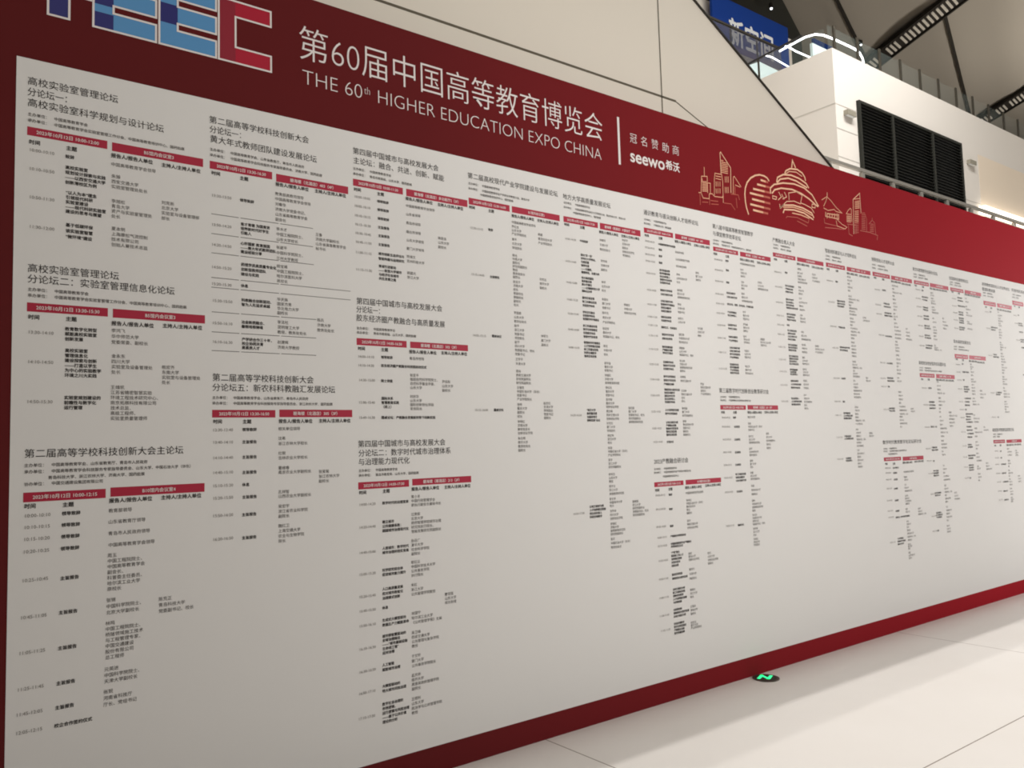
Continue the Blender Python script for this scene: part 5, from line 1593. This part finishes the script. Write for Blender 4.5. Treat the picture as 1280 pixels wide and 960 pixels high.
# blue sign with white characters
sg = thing('sign_banner', 'blue sign with three white characters behind smoky glass', 'sign', (22, 12.0, 13.8))
m = MB(); m.box((20.1, 11.96, 13.98), (24.06, 12.04, 18.0), 'blue')
m.v = [(x, y, (15.42 if z > 16 else z)) for x, y, z in m.v]; m.build('panel', sg)
m = MB(); m.box((20.1, 11.955, 13.80), (24.06, 12.045, 13.98), 'purple'); m.build('hem', sg)
m = MB(); write(m, '新空间', 20.86, 14.42, 0.92, 'sign_white', 11.95, 0.0, 3, 2.36, .38, 0.025); m.build('lettering', sg)

sb = thing('sign_banner', 'small blue banner seen through glass just behind the bend of the glowing handrail', 'sign', (26.3, 12.1, 14.6))
m = MB(); m.box((25.75, 12.06, 14.6), (26.95, 12.14, 15.6), 'blue'); m.build('panel', sb)
m = MB(); m.box((25.75, 12.055, 14.5), (26.95, 12.145, 14.6), 'purple'); m.build('hem', sb)
for x in (25.8, 26.9):
    m = MB(); m.box((x-.03, 12.07, TZ), (x+.03, 12.13, 14.5), 'post'); m.build('leg', sb)
for x, y, zb, lb in ((26.52, 14.20, 17.89, 'tiny bright ceiling spotlight above the blue sign'), (35.92, 15.87, 19.8, 'tiny bright ceiling spotlight beside the end of the slatted grille')):
    sp_ = thing('ceiling_spotlight', lb, 'spotlight', (x, y, zb), 'ceiling spotlights')
    m = MB(); m.cyl((x, y), .08, zb, zb+.18, 'tray', 20); m.cyl((x, y), .02, zb+.18, 20.0, 'tray', 8); m.build('housing', sp_)
    m = MB(); m.cyl((x, y), .045, zb-.04, zb, 'led', 20); m.build('lens', sp_)

# ceiling grilles
def grille(x, y0, y1, lean, label, wdt, runs, spots):
    g = thing('ceiling_grille', label, 'ceiling grille', (x, y0, 19.9), 'slatted ceiling grilles')
    a = Vector((x, y0, 19.93)); d = Vector((lean, y1-y0, 0)); L = d.length; d.normalize(); n = Vector((d.y, -d.x, 0))
    m = MB(); m.obox(a+d*L/2, d*L/2, n*wdt/2, (0, 0, .05), 'tray')
    for sgn in (-1, 1): m.obox(a+d*L/2+n*sgn*(wdt/2+.03)-Vector((0, 0, .02)), d*L/2, n*.04, (0, 0, .09), 'seam')
    m.build('tray', g)
    for s, n_slats in runs:
        for k in range(n_slats):
            q = a + d*(s + .31*k) - Vector((0, 0, .075))
            m = MB(); m.obox(q, Vector((1, .15, 0))*wdt*.42, d*.06, (0, 0, .022), 'slat'); m.build('slat', g)
    for s in spots:
        for e in (-.18, .18):
            q = a + d*(s + e) + Vector((1, .15, 0))*e*1.3
            m = MB(); m.cyl((q.x, q.y), .075, 19.84, 19.88, 'led', 16)
            m.build('spot', g)
grille(39.1, 17.95, -6.0, -12.7, 'slatted ceiling grille strip nearest the glowing escalator handrail', 0.95, [(0.5, 5), (2.75, 3), (3.85, 12), (8.5, 12), (13.3, 12)], [7.9, 12.7])
grille(51.6, 17.8, 2.0, -10.4, 'slatted ceiling grille strip at the right edge of the photo', 0.95, [(0.4, 5), (2.35, 3), (3.5, 12), (8.2, 12)], [7.6])
